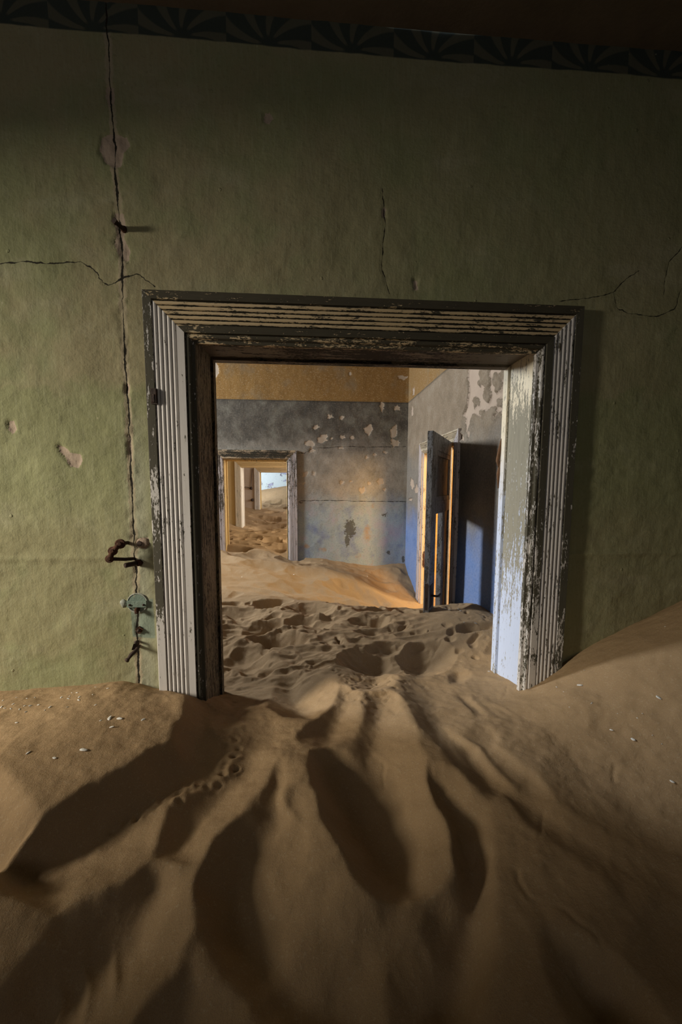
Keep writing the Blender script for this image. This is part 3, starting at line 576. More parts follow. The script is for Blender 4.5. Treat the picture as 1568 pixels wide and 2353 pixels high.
# ------------------------------------------------------------------ sand
PTS = np.array([(-1.45, 1.75, .075), (-1.1, 1.75, .095), (-.8, 1.75, .11), (-.72, 1.72, .08), (-.5, 1.76, .015), (-.52, 2.1, -.12), (1.05, 1.76, .02), (1.24, 1.76, .145), (1.5, 1.76, .29), (1.84, 1.76, .47), (2.05, 1.76, .56), (1.05, 2.1, -.06),
    (-1.4, 1.2, .06), (-1.4, .6, .0), (-.7, .7, -.03), (0, .7, -.06), (.25, 1.6, -.03), (.25, 1.2, -.05), (.8, .8, -.03), (1.2, 1.2, .075), (1.6, 1.0, .2), (1.2, .6, .02), (2.0, .8, .32), (-2.5, 1, .05), (-3.6, 1, 0), (0, -1, -.08), (-3, -2, 0), (2.0, -2, .2), (-2.5, 1.75, .06), (-3.6, 1.75, .05), (.8, 1.5, .0),
    (.25, 2.1, -.05), (-.3, 2.6, -.05), (.5, 2.6, -.05), (1.3, 2.5, .06), (-.7, 3.4, -.04), (.3, 3.3, -.045), (1.0, 3.1, -.01), (1.33, 3.1, .02), (1.33, 4.0, -.36), (1.33, 4.75, -.48), (.8, 4.3, -.38), (.8, 3.7, -.18), (.2, 4.3, -.16), (-.6, 4.4, -.0), (1.33, 5.55, -.15), (1.1, 5.2, -.30), (.5, 5.55, -.125), (.9, 5.55, -.185), (-.2, 5.55, -.015), (-1.35, 5.55, .15), (-1.5, 4.4, .1), (-3, 4, .2), (-3, 2.6, .1), (.5, 5.0, -.16), (1.7, 4.3, -.5), (3, 3.5, -.4), (2, 5.5, -.4), (4.5, 3.5, -.4), (4.5, 2.2, -.4), (2.2, 2.2, -.4),
    (-.8, 6.8, .05), (-1.5, 8.1, .145), (-.8, 8.1, .12), (-2.0, 8.0, .36), (.5, 8, .2), (-1.5, 9.4, .24), (-.6, 9.4, .2), (-1.47, 10.6, .35), (-2.2, 10.5, .5), (-.6, 10.6, .33), (-1.1, 12, .58), (-.9, 13, .84), (-1.8, 12.5, .5), (-.3, 13.4, .98), (1, 12, .7), (-3, 13, .55), (2, 9, .3), (-3.3, 9, .5), (1.9, 13.5, .9), (-3, 6.5, .2), (1.8, 6.5, .1)])
def tps_fit(P):
    n = len(P); d = np.hypot(P[:, None, 0] - P[None, :, 0], P[:, None, 1] - P[None, :, 1]); K = d * d * np.log(d + 1e-9) + np.eye(n) * 0.004
    Q = np.c_[np.ones(n), P[:, :2]]; S = np.block([[K, Q], [Q.T, np.zeros((3, 3))]]); return np.linalg.solve(S, np.r_[P[:, 2], 0, 0, 0])
TW = tps_fit(PTS)
def base_h(x, y):
    x = np.asarray(x, float); y = np.asarray(y, float); t = TW[-3] + TW[-2] * x + TW[-1] * y
    for (a, b, _), w_ in zip(PTS, TW[:-3]):
        r2 = (x - a) ** 2 + (y - b) ** 2; t = t + w_ * 0.5 * r2 * np.log(r2 + 1e-18)
    return t
def px_sand(px, py, hf=base_h):                        # where the line of sight meets the sand
    d = ray(px, py); lo, hi = 0.15, 0.16
    f = lambda s: EZ + d[2] * s - float(hf(d[0] * s, d[1] * s))
    s = 0.15 / d[1]; st = 0.03 / d[1]
    while f(s) > 0 and s * d[1] < 15: s += st
    a, b = s - st, s
    for _ in range(20):
        m = (a + b) / 2
        if f(m) > 0: a = m
        else: b = m
    return (d[0] * b, d[1] * b)
xs = nonuni(-3.6, 4.6, -1.75, 2.0, 0.0062, 0.06); 
ys = np.unique(np.concatenate([np.linspace(-2.6, 0.3, 40), np.arange(0.3, 2.3, 0.0055), np.arange(2.3, 3.8, 0.0085), np.arange(3.8, 5.9, 0.016), np.arange(5.9, 11, 0.03), np.arange(11, 14.01, 0.06)]))
GX, GY = np.meshgrid(xs, ys, indexing='ij')
# the smooth base is evaluated on a coarse grid and interpolated
cx = np.linspace(-3.6, 4.6, 165); cy = np.linspace(-2.6, 14.05, 334); CXg, CYg = np.meshgrid(cx, cy, indexing='ij'); CB = base_h(CXg, CYg)
def bilin(T, gx, gy, x, y):
    fx = np.clip((x - gx[0]) / (gx[1] - gx[0]), 0, len(gx) - 1.001); fy = np.clip((y - gy[0]) / (gy[1] - gy[0]), 0, len(gy) - 1.001); i = fx.astype(int); j = fy.astype(int); u = fx - i; v = fy - j
    return (T[i, j] * (1 - u) + T[i + 1, j] * u) * (1 - v) + (T[i, j + 1] * (1 - u) + T[i + 1, j + 1] * u) * v
H = bilin(CB, cx, cy, GX, GY)
def sub(poly, pad):
    P = np.array(poly); a, b = np.searchsorted(xs, (P[:, 0].min() - pad, P[:, 0].max() + pad)); c, d = np.searchsorted(ys, (P[:, 1].min() - pad, P[:, 1].max() + pad))
    return slice(max(a - 1, 0), b + 1), slice(max(c - 1, 0), d + 1)
def smooth_poly(P, it=2):
    P = [np.array(p) for p in P]
    for _ in range(it):
        Q = []
        for a, b in zip(P, P[1:] + P[:1]): Q += [a * .75 + b * .25, a * .25 + b * .75]
        P = Q
    return P
# the trodden foreground: crest and valley lines (picture x, picture y, height above the smooth drift) joined into facets
LINES = [
 [(430,1598,.04),(428,1625,.045),(412,1665,.045),(395,1700,.048),(350,1722,.05),(310,1752,.052),(240,1790,.055),(160,1835,.056),(100,1880,.056),(40,1930,.056),(-40,1990,.056)],
 [(-40,1705,.012),(100,1668,.008),(190,1640,.004),(260,1605,.0)], [(-40,1740,.04),(150,1722,.038),(300,1680,.034),(380,1640,.03)],
 [(470,1630,-.035),(450,1700,-.035),(432,1770,-.04),(345,1850,-.045),(250,1928,-.05),(140,1985,-.05),(30,2035,-.05),(-50,2072,-.05)],
 [(455,1692,-.02),(480,1675,-.004),(530,1672,.0),(600,1656,.004),(650,1645,.012)],
 [(530,1684,-.012),(541,1720,-.02),(538,1768,-.02),(500,1796,-.018),(440,1822,-.014),(386,1845,-.002),(374,1900,.006),(362,1955,.012),(350,1976,.014),(300,2022,.022),(200,2062,.026),(140,2115,.028),(100,2172,.028),(0,2272,.028),(-70,2330,.026)],
 [(340,2070,-.025),(285,2170,-.045),(210,2255,-.052),(130,2335,-.055),(40,2430,-.055)],
 [(590,1715,-.02),(545,1800,-.035),(480,1875,-.042),(428,1922,-.042),(402,1962,-.03)],
 [(700,1668,.03),(680,1700,.034),(650,1740,.034),(620,1785,.03),(590,1830,.03),(560,1870,.03),(520,1905,.03),(490,1937,.03),(465,1988,.026),(446,2050,.03),(440,2125,.03),(452,2168,.02),(430,2215,.018),(400,2240,.024),(325,2310,.026),(280,2390,.026)],
 [(430,2320,-.02),(400,2380,-.03),(370,2450,-.035)],
 [(642,1800,.0),(630,1855,-.006),(640,1900,-.018),(600,1950,-.028),(550,1995,-.045),(522,2085,-.06),(548,2165,-.06),(600,2222,-.05),(640,2265,-.03)],
 [(658,1790,.03),(640,1830,.034),(655,1855,.034),(682,1880,.036)], [(684,1800,.046),(700,1900,.042),(702,1960,.03)], [(690,1830,.03),(688,1870,.022)],
 [(692,1960,.008),(678,2010,.0),(676,2060,-.002),(695,2130,-.006),(735,2185,-.008),(790,2235,-.016)],
 [(763,1714,.03),(719,1723,.05),(713,1761,.056),(734,1822,.058),(735,1884,.058),(772,1953,.054),(822,2029,.046),(860,2071,.034),(918,2089,.018),(983,2067,.026),(1013,2044,.038),(1040,1995,.05),(1033,1945,.054),(1021,1899,.054),(1002,1861,.05),(983,1795,.045),(984,1750,.05),(970,1721,.052),(955,1676,.054),(930,1620,.052),(905,1588,.046),(870,1588,.04),(836,1589,.04),(832,1640,.032),(820,1690,.02),(828,1727,.006),(795,1722,.018),(763,1714,.03)],
 [(765,1785,-.035),(785,1860,-.07),(825,1935,-.085),(870,2005,-.075),(910,2052,-.035)], [(850,1825,-.04),(890,1900,-.055),(930,1975,-.05)],
 [(862,1606,.008),(857,1665,.0),(851,1742,-.016),(850,1790,-.035)], [(888,1602,.016),(878,1660,.01),(886,1745,-.006),(910,1810,-.02)],
 [(742,1694,-.022),(770,1658,-.012),(800,1617,.004)],
 [(862,1558,-.03),(852,1534,-.02),(864,1580,-.028)], [(902,1530,.012),(922,1560,.02),(905,1580,.03)],
 [(668,1578,-.04),(682,1622,-.058),(700,1645,-.05)], [(790,1548,.022),(781,1570,.024),(772,1610,.024),(723,1648,.026),(692,1657,.026),(650,1646,.014),(605,1622,-.005)],
 [(640,1516,.012),(660,1528,.02),(708,1545,.03),(765,1525,.034),(812,1502,.03),(842,1491,.03)], [(662,1510,-.02),(700,1524,-.032),(740,1515,-.02)], [(850,1510,-.025),(880,1514,-.02)],
 [(640,1560,.004),(625,1590,-.01)], [(560,1622,-.04),(520,1645,-.035)],
 [(1014,1840,.0),(1055,1905,-.018),(1088,1985,-.034),(1094,2070,-.042),(1084,2160,-.046),(1090,2260,-.046),(1072,2353,-.05),(1050,2440,-.05)],
 [(1126,1950,.026),(1140,2050,.03),(1140,2160,.03),(1132,2260,.03),(1120,2400,.03)],
 [(800,2150,.0),(880,2180,.0),(960,2140,.012),(985,2090,.012)], [(990,2190,-.006),(980,2300,-.02),(960,2400,-.02)], [(750,2290,-.025),(790,2350,-.04),(720,2373,-.04)], [(880,2290,.004),(880,2400,.004)], [(560,2290,.01),(600,2350,.015)],
 [(984,1700,.044),(1020,1738,.046),(1066,1780,.046),(1104,1822,.044),(1126,1842,.036),(1174,1838,.032),(1214,1886,.036),(1244,1916,.036),(1324,1976,.032),(1384,2026,.03),(1449,2112,.02)],
 [(1000,1668,.004),(1024,1706,-.002),(1090,1760,-.004),(1140,1815,-.006),(1200,1850,.006),(1260,1900,.01),(1344,1964,.012),(1404,2018,.012)],
 [(975,1634,.012),(990,1652,.002)], [(1050,1690,.03),(1090,1712,.034),(1140,1770,.032),(1180,1812,.03)], [(1114,1722,.012),(1168,1768,.008),(1228,1812,.01)], [(1150,1720,.03),(1230,1775,.034),(1290,1850,.032)],
 [(1228,2140,.034),(1238,2220,.036),(1268,2300,.036),(1310,2400,.036)], [(1335,2250,-.025),(1388,2330,-.042),(1440,2420,-.046)], [(1250,2120,.03),(1330,2150,.03),(1420,2210,.03),(1500,2285,.03),(1600,2400,.03)],
 [(1030,1545,.012),(1034,1572,.012)], [(1055,1553,-.02),(1050,1566,-.022)], [(1085,1545,.012),(1068,1576,.012)], [(1050,1595,.012),(1075,1625,.014),(1100,1655,.012)], [(1059,1607,-.008),(1087,1639,-.01),(1103,1654,-.004)], [(1075,1590,.012),(1105,1625,.012),(1125,1655,.012)],
 [(1250,1640,.004),(1280,1680,.006)], [(1350,1620,.012),(1365,1660,.014),(1360,1690,.01)], [(1382,1640,.002),(1390,1670,.002)],
]
SINGLE = [(1400,1600),(1300,1700),(1450,1850),(1520,2000),(1430,1750),(1520,2200),(1200,1650),(1150,1600),(960,1600),(1000,1590),(100,1620),(300,1590),(1000,1540),(950,1510)]
TX0, TX1, TY0, TY1, TR = -1.75, 2.02, 0.2, 2.5, 0.006
from mathutils.geometry import delaunay_2d_cdt
pv, pz, pe_ = [], [], []
for L in LINES:
    first = len(pv)
    for k, (a, b, hh) in enumerate(L):
        q = px_sand(a, b, lambda u, v, hh=hh: base_h(u, v) + hh)
        if not (TX0 < q[0] < TX1 and TY0 + .02 < q[1] < TY1): q = (min(max(q[0], TX0 + .01), TX1 - .01), min(max(q[1], TY0 + .03), TY1 - .03))
        pv.append(Vector(q)); pz.append(hh)
        if k: pe_.append((len(pv) - 2, len(pv) - 1))
for a, b in SINGLE: pv.append(Vector(px_sand(a, b))); pz.append(0.0)
for q in np.arange(TX0, TX1 + .01, 0.29):
    for yy in (TY0, 2.16, 2.33, TY1): pv.append(Vector((min(q, TX1), yy))); pz.append(0.0)
for q in np.arange(TY0 + .2, 2.1, 0.24):
    for xx in (TX0, TX1): pv.append(Vector((xx, q))); pz.append(0.0)
for xx in np.arange(-1.5, 1.9, 0.2):
    if not -0.45 < xx < 1.0: pv.append(Vector((xx, 1.79))); pz.append(0.0)
ov, oe, of, ovo, _, _ = delaunay_2d_cdt(pv, pe_, [], 0, 1e-4)
oz = [float(np.mean([pz[i] for i in src])) if src else None for src in ovo]
okz = [i for i, z_ in enumerate(oz) if z_ is not None]
for i, z_ in enumerate(oz):                              # crossings of two lines take the nearest heights
    if z_ is None:
        dd = sorted(okz, key=lambda k: (ov[k] - ov[i]).length)[:2]; oz[i] = 0.5 * (oz[dd[0]] + oz[dd[1]])
tx = np.arange(TX0, TX1 + TR, TR); ty = np.arange(TY0, TY1 + TR, TR); TZ = np.zeros((len(tx), len(ty)))
for f_ in of:
    for k in range(1, len(f_) - 1):
        ia, ib, ic = f_[0], f_[k], f_[k + 1]; A_, B_, C_ = ov[ia], ov[ib], ov[ic]
        den = (B_.y - C_.y) * (A_.x - C_.x) + (C_.x - B_.x) * (A_.y - C_.y)
        if abs(den) < 1e-12: continue
        i0, i1 = [int((q - TX0) / TR) for q in (min(A_.x, B_.x, C_.x), max(A_.x, B_.x, C_.x))]; j0, j1 = [int((q - TY0) / TR) for q in (min(A_.y, B_.y, C_.y), max(A_.y, B_.y, C_.y))]
        gx, gy = np.meshgrid(tx[i0:i1 + 2], ty[j0:j1 + 2], indexing='ij')
        l1 = ((B_.y - C_.y) * (gx - C_.x) + (C_.x - B_.x) * (gy - C_.y)) / den; l2 = ((C_.y - A_.y) * (gx - C_.x) + (A_.x - C_.x) * (gy - C_.y)) / den; l3 = 1 - l1 - l2
        m = (l1 >= -1e-6) & (l2 >= -1e-6) & (l3 >= -1e-6)
        TZ[i0:i1 + 2, j0:j1 + 2][m] = (l1 * oz[ia] + l2 * oz[ib] + l3 * oz[ic])[m]
def blur(T, n):
    for _ in range(n):
        T = np.pad(T, 1, 'edge'); T = (T[:-2] + 2 * T[1:-1] + T[2:]) / 4; T = (T[:, :-2] + 2 * T[:, 1:-1] + T[:, 2:]) / 4
    return T
soft = blur(TZ, 30); crisp = blur(TZ, 2)
TZ = np.where(crisp > soft, crisp * 0.8 + soft * 0.2, soft)          # crests stay sharp, hollows are rounded
TZ = blur(TZ, 1)
m_ = (GX > TX0) & (GX < TX1) & (GY > TY0) & (GY < TY1)
wx = GX[m_] + 0.022 * fbm(GX[m_], GY[m_], 6, 3, 2.2); wy = GY[m_] + 0.022 * fbm(GX[m_], GY[m_], 6, 3, 7.7)
H[m_] += 1.1 * bilin(TZ, tx, ty, wx, wy)
# ripples in the lower left trough
P = smooth_poly([px_sand(*q) for q in [(280, 2080), (90, 2240), (-20, 2360), (220, 2400), (340, 2230)]]); sx, sy = sub(P, 0.1); x, y = GX[sx, sy], GY[sx, sy]
m = sstep(sdf_poly(x, y, P) / 0.06); u = (x + 0.35 * y + 0.05 * fbm(x, y, 6, 2)); H[sx, sy] += m * 0.011 * (1 - np.abs(np.sin(u * 60 + 2.0 * fbm(x, y, 8, 2)))) ** 1.5
# scuffed patches and flow lines down the slopes
rid = 1 - np.abs(fbm(GX * 1.0 + 0.2 * GY, GY * 0.45, 9, 3, 12.0)) * 2
H += np.where(GY < 2.4, 0.006 * (rid - 0.6) * sstep(fbm(GX, GY, 1.7, 2, 3.0) * 2.2 + 0.25), 0)
# trampled sand: bowls cut by min() so that crisp crests stay between them
rb = random.Random(11)
WX = 0.06 * fbm(GX, GY, 4, 3, 31.0); WY = 0.05 * fbm(GX, GY, 4, 3, 57.0)
def bowls(n, x0, x1, y0, y1, r0, r1, dep):
    for _ in range(n):
        bx, by = rb.uniform(x0, x1), rb.uniform(y0, y1); r = r0 * (r1 / r0) ** (rb.random() ** 1.4); a = rb.gauss(0.25, 0.5); e = rb.uniform(0.4, 0.85); dd = dep * rb.uniform(0.45, 1.25) * r; kp = rb.uniform(-0.5, 0.5); kq = rb.uniform(-0.4, 0.4)
        sx, sy = sub([(bx, by)], r * 1.7)
        if sx.stop - sx.start < 4 or sy.stop - sy.start < 3: continue
        x, y = GX[sx, sy] + WX[sx, sy] - bx, GY[sx, sy] + WY[sx, sy] - by
        p = (x * math.cos(a) + y * math.sin(a)) / r; q = (-x * math.sin(a) + y * math.cos(a)) / (r * e)
        rr = p * p + q * q
        loc = bilin(CB, cx, cy, GX[sx, sy], GY[sx, sy])
        bowl = loc + 0.014 - dd + dd * (rr ** 0.75) * (1 + kp * p * 0.5 + kq * q * 0.4) * 1.2
        H[sx, sy] = np.where(rr < 2.4, np.minimum(H[sx, sy], bowl), H[sx, sy])
H += 0.014 * sstep((GY - 2.2) / 0.25)
bowls(95, -0.9, 1.2, 2.25, 3.5, 0.05, 0.30, 0.52)
bowls(55, -1.6, 1.2, 3.5, 5.5, 0.08, 0.45, 0.22)
bowls(110, -1.6, -0.1, 5.2, 8.0, 0.07, 0.34, 0.42)
bowls(70, -1.6, 0.2, 8.0, 12.0, 0.10, 0.45, 0.34)
bowls(140, -0.9, 1.2, 2.2, 3.5, 0.025, 0.075, 0.55)
rz = (1 - np.abs(fbm(GX * 0.75 + 0.3 * GY, GY * 1.7, 7, 3, 44.0)) * 2.2)
H += 0.024 * (rz - 0.6) * sstep((GY - 1.95) / 0.3) * sstep((3.6 - GY) / 0.5) * sstep((0.9 - GX) / 0.8 + 0.35)
rw_ = 1 - np.abs(fbm(GX * 0.9 + GY * 0.75, GY * 1.1 - GX * 0.35, 2.6, 3, 91.0)) * 2
H += 0.030 * (rw_ - 0.6) * sstep((GY - 3.35) / 0.3) * sstep((5.75 - GY) / 0.3)
pit = np.minimum(0, fbm(GX, GY, 34, 2, 71.0) + 0.12) * sstep(fbm(GX, GY, 3.4, 2, 15.0) * 3 + 0.1)
H += 0.018 * pit * sstep((GX + 0.5) / 0.12) * sstep((GY - 1.5) / 0.4) * sstep((3.6 - GY) / 0.5)
# wind forms and grain
H += 0.012 * fbm(GX, GY, 2.1, 3, 1.0) + 0.006 * fbm(GX, GY, 9, 3, 6.0) + 0.0018 * fbm(GX, GY, 45, 2, 4.0) - 0.006 * np.abs(fbm(GX + 0.3 * GY, GY, 6, 4, 27.0)) 
diag = GX * 0.55 + GY * 0.85
H += 0.0035 * np.sin(diag * 30 + 5 * fbm(GX, GY, 3, 2)) * sstep(fbm(GX, GY, 2.5, 2, 8.0) * 2 + 0.2) * (GY > 2.2)
trk = np.array([px_sand(*q) for q in [(530, 1690), (540, 1740), (510, 1775), (420, 1810), (330, 1860), (250, 1890)]])
rt = random.Random(5)
for a, b in zip(trk, trk[1:]):                          # little animal tracks
    for k in range(9):
        p = a + (b - a) * (k / 9) + np.array((rt.uniform(-.025, .025), rt.uniform(-.025, .025))); sx, sy = sub([p], 0.03); r2 = ((GX[sx, sy] - p[0]) ** 2 + (GY[sx, sy] - p[1]) ** 2) / 0.011 ** 2
        H[sx, sy] += 0.0045 * (-np.exp(-r2) + 0.5 * np.exp(-(np.sqrt(r2) - 1.7) ** 2 * 3))
for gl, gd in (([(1272, 1843), (1252, 1880), (1243, 1930), (1238, 1985)], .005), ([(1168, 1572), (1162, 1598), (1150, 1614)], .005), ([(1185, 2015), (1186, 2050), (1215, 2090), (1300, 2120), (1370, 2180), (1392, 2212)], .006), ([(940, 1528), (985, 1503), (1022, 1468)], .007), ([(882, 1742), (886, 1800)], .005), ([(1410, 1750), (1412, 1800)], .004), ([(1262, 1680), (1275, 1720)], .004)):
    P = np.array([px_sand(*q) for q in gl]); sx, sy = sub(P, 0.05); x, y = GX[sx, sy], GY[sx, sy]
    dd, tt_ = sdf_line(x + 0.012 * fbm(x, y, 20, 2, 9.0), y, P); H[sx, sy] += -gd * 0.75 * np.exp(-(dd / 0.0045) ** 2) * sstep(tt_ * 8) * sstep((1 - tt_) * 8) * sstep(vnoise(x, y, 30, 3.0) * 2 + 0.8)
def hsand(x, y):
    i = np.clip(np.searchsorted(xs, x), 1, len(xs) - 1); j = np.clip(np.searchsorted(ys, y), 1, len(ys) - 1); return float((H[i, j] + H[i - 1, j] + H[i, j - 1] + H[i - 1, j - 1]) / 4)
nb = NB('dune_sand'); n1 = nb.noise(1.3, 4, 0.6); n2 = nb.noise(11, 4, 0.6); n3 = nb.noise(420, 2, 0.6); n4 = nb.noise(120, 3, 0.6); sp = nb.vor(190)
c = nb.mix(nb.f('ADD', nb.f('MULTIPLY', n1, 0.5), nb.f('MULTIPLY', n2, 0.5)), (0.285, 0.183, 0.092), (0.43, 0.298, 0.168))
c = nb.mix(nb.f('MULTIPLY', nb.ss(n3, 0.4, 0.7), 0.5), c, (0.24, 0.165, 0.10)); c = nb.mix(nb.f('MULTIPLY', nb.ss(n4, 0.55, 0.72), 0.3), c, (0.50, 0.41, 0.28))
c = nb.mix(nb.ss(nb.f('ADD', sp, nb.f('MULTIPLY', n2, 0.25)), 0.17, 0.13), c, (0.06, 0.045, 0.03))
h = nb.f('ADD', nb.f('MULTIPLY', n3, 0.35), nb.f('ADD', nb.f('MULTIPLY', n4, 0.5), nb.f('MULTIPLY', nb.noise(38, 4, 0.6), 0.8)))
MS = nb.out(c, 0.95, nb.bump(h, 0.55, 0.005), 0, 0.15)
# keep sand out of the wall cavities' far side only where a room has it
me = raw_mesh('floor', np.stack([GX, GY, H], -1).reshape(-1, 3), grid_quads(len(xs), len(ys)), None, True)
sand = link('floor', me, MS); tag(sand, 'deep brown desert sand drifted through all the rooms', None, None, 'structure')

# ------------------------------------------------------------------ ironwork on the green wall
def wp(px, py, out=0.0):
    x, z = atY(px, py, YF); return Vector((x, YF - out, z))
def on_wall(name, px, py, label, cat):
    t = empty(name, wp(px, py)); tag(t, label, cat); return t, Vector(t.location)
# square spike
t, r = on_wall('iron_spike', 285, 527, 'thick dark iron spike driven into the crack above the door frame', 'spike')
bm = bmesh.new(); d = Vector((-0.016, -0.050, 0.002))
for k, (s, q) in enumerate(((-0.15, 0.008), (0.85, 0.0085), (1.0, 0.010))):
    pass
tube_bm(bm, [d * -0.2, d * 0.85, d * 0.87, d], [0.010, 0.011, 0.0145, 0.0135], 4); from_bm('shaft', bm, M_iron, t)
tube('washer', [Vector((0, 0.004, 0)), Vector((0, -0.004, 0))], 0.013, M_rust, t)
# shackle of flat links on a pin
t, r = on_wall('rusty_shackle', 300, 1282, 'rusty chain shackle with three round eyes hanging at the crack', 'shackle')
q = [wp(289, 1246, 0.05) - r, wp(275, 1261, 0.06) - r, wp(269, 1278, 0.065) - r]
for k, p in enumerate(q):
    bm = bmesh.new(); nrm = Vector((0.15, -1, 0.1)).normalized(); R = 0.021 - 0.002 * k
    tube_bm(bm, [p - nrm * 0.006, p - nrm * 0.004, p + nrm * 0.004, p + nrm * 0.006], [R - 0.003, R, R, R - 0.003], 18); tube_bm(bm, [p + nrm * 0.004, p + nrm * 0.012, p + nrm * 0.014], [0.009, 0.009, 0.006], 12)
    from_bm('eye', bm, M_rust, t, False)
for a, b in zip(q, q[1:]):
    bm = bmesh.new(); tube_bm(bm, [a, (a + b) / 2, b], [0.014, 0.011, 0.014], 10); from_bm('link_plate', bm, M_rust, t, True)
tube('pin', [q[2], (q[2] + Vector((0.05, 0.03, -0.008))), wp(309, 1283, 0.006) - r], [0.008, 0.0075, 0.007], M_iron, t)
tube('top_pin', [q[0], q[0] + Vector((0.012, 0.06, -0.002))], [0.008, 0.008], M_iron, t)
t, r = on_wall('iron_bolt', 325, 1293, 'stubby dark bolt sticking out below the rusty shackle', 'bolt')
a = wp(326, 1292, -0.005) - r; b = wp(300, 1294, 0.055) - r
bm = bmesh.new(); tube_bm(bm, [a, a + (b - a) * .95, b], [0.0105, 0.0105, 0.0095], 12); from_bm('shank', bm, M_iron, t, True)
tube('nut', [a + (b - a) * 0.12, a + (b - a) * 0.32], 0.016, M_rust, t, 6)
# plaster hole next to it
t, r = on_wall('broken_plaster_boss', 329, 1248, 'broken pink plaster boss with a dark hole beside the door frame', 'plaster boss')
bm = bmesh.new(); bmesh.ops.create_icosphere(bm, subdivisions=3, radius=1)
rr = random.Random(4)
for v in bm.verts:
    k = 1 + 0.35 * (vnoise(np.array(v.co.x), np.array(v.co.z + v.co.y), 2.3).item()); v.co = Vector((v.co.x * 0.026 * k, v.co.y * 0.010 * k, v.co.z * 0.024 * k))
M_pink = plain('pink_plaster', [(0.26, 0.19, 0.14), (0.42, 0.32, 0.25)], 60, 0.8)
from_bm('lump', bm, M_pink, t, True)
bm = bmesh.new(); tube_bm(bm, [Vector((-0.012, -0.004, -0.001)), Vector((-0.012, -0.0125, -0.001))], [0.014, 0.011], 9); from_bm('hole_stub', bm, M_iron, t)
# round box half covered by a strap
t, r = on_wall('wall_junction_box', 317, 1385, 'round green painted junction box with a strap across it', 'junction box')
M_teal = plain('teal_grey_paint', [(0.15, 0.20, 0.165), (0.22, 0.28, 0.225)], 30, 0.5)
M_chip = plain('chipped_plaster', [(0.30, 0.32, 0.27), (0.46, 0.47, 0.42)], 70, 0.9)
R = 0.044
bm = bmesh.new(); pts = [Vector((R * math.cos(a), 0, R * math.sin(a))) for a in [2 * math.pi * k / 40 for k in range(40)]]
ro = [bm.verts.new(p * 1.10 + Vector((0, 0.004, 0))) for p in pts]; r1 = [bm.verts.new(p * 1.03 + Vector((0, -0.007, 0))) for p in pts]; r2 = [bm.verts.new(p * 0.93 + Vector((0, -0.007, 0))) for p in pts]; r3 = [bm.verts.new(p * 0.9 + Vector((0, 0.006, 0))) for p in pts]
for A_, B_ in ((ro, r1), (r1, r2), (r2, r3)):
    for k in range(40): bm.faces.new((A_[k], A_[(k + 1) % 40], B_[(k + 1) % 40], B_[k]))
bm.faces.new(r3); from_bm('rim', bm, M_chip, t, True)
bm = bmesh.new(); top = [bm.verts.new(Vector((R * 0.9 * math.cos(a), y_, R * 0.9 * math.sin(a)))) for y_ in (-0.006, 0.004) for a in [math.pi * k / 20 for k in range(21)]]
bm.faces.new(top[:21]); bm.faces.new(top[21:][::-1])
for k in range(20): bm.faces.new((top[k], top[k + 1], top[22 + k], top[21 + k]))
bm.faces.new((top[20], top[0], top[21], top[41])); from_bm('cover_half', bm, M_teal, t)
bm = bmesh.new(); box_bm(bm, -0.043, 0.043, -0.014, -0.006, -0.018, 0.012, 0.002); st = from_bm('strap', bm, M_teal, t)
for s in (-1, 1): tube('screw', [Vector((s * 0.030, -0.013, -0.006)), Vector((s * 0.030, -0.0175, -0.006))], 0.005, M_iron, st, 8)
bm = bmesh.new(); tube_bm(bm, [Vector((0.0, 0, -0.022)), Vector((0.002, -0.02, -0.030)), Vector((0.003, -0.024, -0.044))], [0.010, 0.011, 0.008], 9); from_bm('broken_stub', bm, M_rust, t, True)
bm = bmesh.new(); bmesh.ops.create_icosphere(bm, subdivisions=3, radius=1)
for v in bm.verts:
    k = 1 + 0.5 * vnoise(np.array(v.co.x), np.array(v.co.z), 2.5, 7).item(); v.co = Vector((-0.062 + v.co.x * 0.016 * k, v.co.y * 0.010, 0.0 + v.co.z * 0.019 * k))
from_bm('plaster_lump', bm, M_chip, t, True)
def rusty_bolt(px, py, label):
    t, r = on_wall('rusty_bolt', px, py, label, 'bolt'); bm = bmesh.new(); n = 22
    ring = [Vector((0.015 * (1 + 0.18 * math.sin(5 * a)) * math.cos(a), -0.007, 0.015 * (1 + 0.18 * math.cos(4 * a)) * math.sin(a))) for a in [2 * math.pi * k / n for k in range(n)]]
    va = [bm.verts.new(p + Vector((0, 0.009, 0))) for p in ring]; vb = [bm.verts.new(p) for p in ring]; vc = [bm.verts.new(p * 0.45 + Vector((0, -0.002, 0))) for p in ring]
    for A_, B_ in ((va, vb), (vb, vc)):
        for k in range(n): bm.faces.new((A_[k], A_[(k + 1) % n], B_[(k + 1) % n], B_[k]))
    bm.faces.new(vc); from_bm('flange', bm, M_rust, t)
    tube('head', [Vector((0, -0.006, 0)), Vector((0, -0.017, 0))], [0.0085, 0.007], M_iron, t, 6)
rusty_bolt(321, 1447, 'small rusty bolt in the teal patch under the junction box')
t, r = on_wall('bent_iron_hook', 319, 1482, 'bent dark iron hook with a twisted plate near the sand', 'hook')
tube('stem', [wp(318, 1484, -0.01) - r, wp(322, 1486, 0.035) - r, wp(314, 1493, 0.055) - r, wp(308, 1502, 0.062) - r], [0.007, 0.0085, 0.009, 0.006], M_iron, t)
tube('tip', [wp(310, 1500, 0.062) - r, wp(306, 1504, 0.062) - r], [0.007, 0.011], M_iron, t)
bm = bmesh.new(); box_bm(bm, -0.016, 0.006, -0.022, -0.017, -0.012, 0.016, 0.001)
for v in bm.verts: v.co.x += v.co.z * 0.3; v.co.y += v.co.x * 0.5
from_bm('plate', bm, M_iron, t); tube('nail', [wp(317, 1474, -0.005) - r, wp(316, 1472, 0.02) - r], 0.006, M_iron, t, 8)
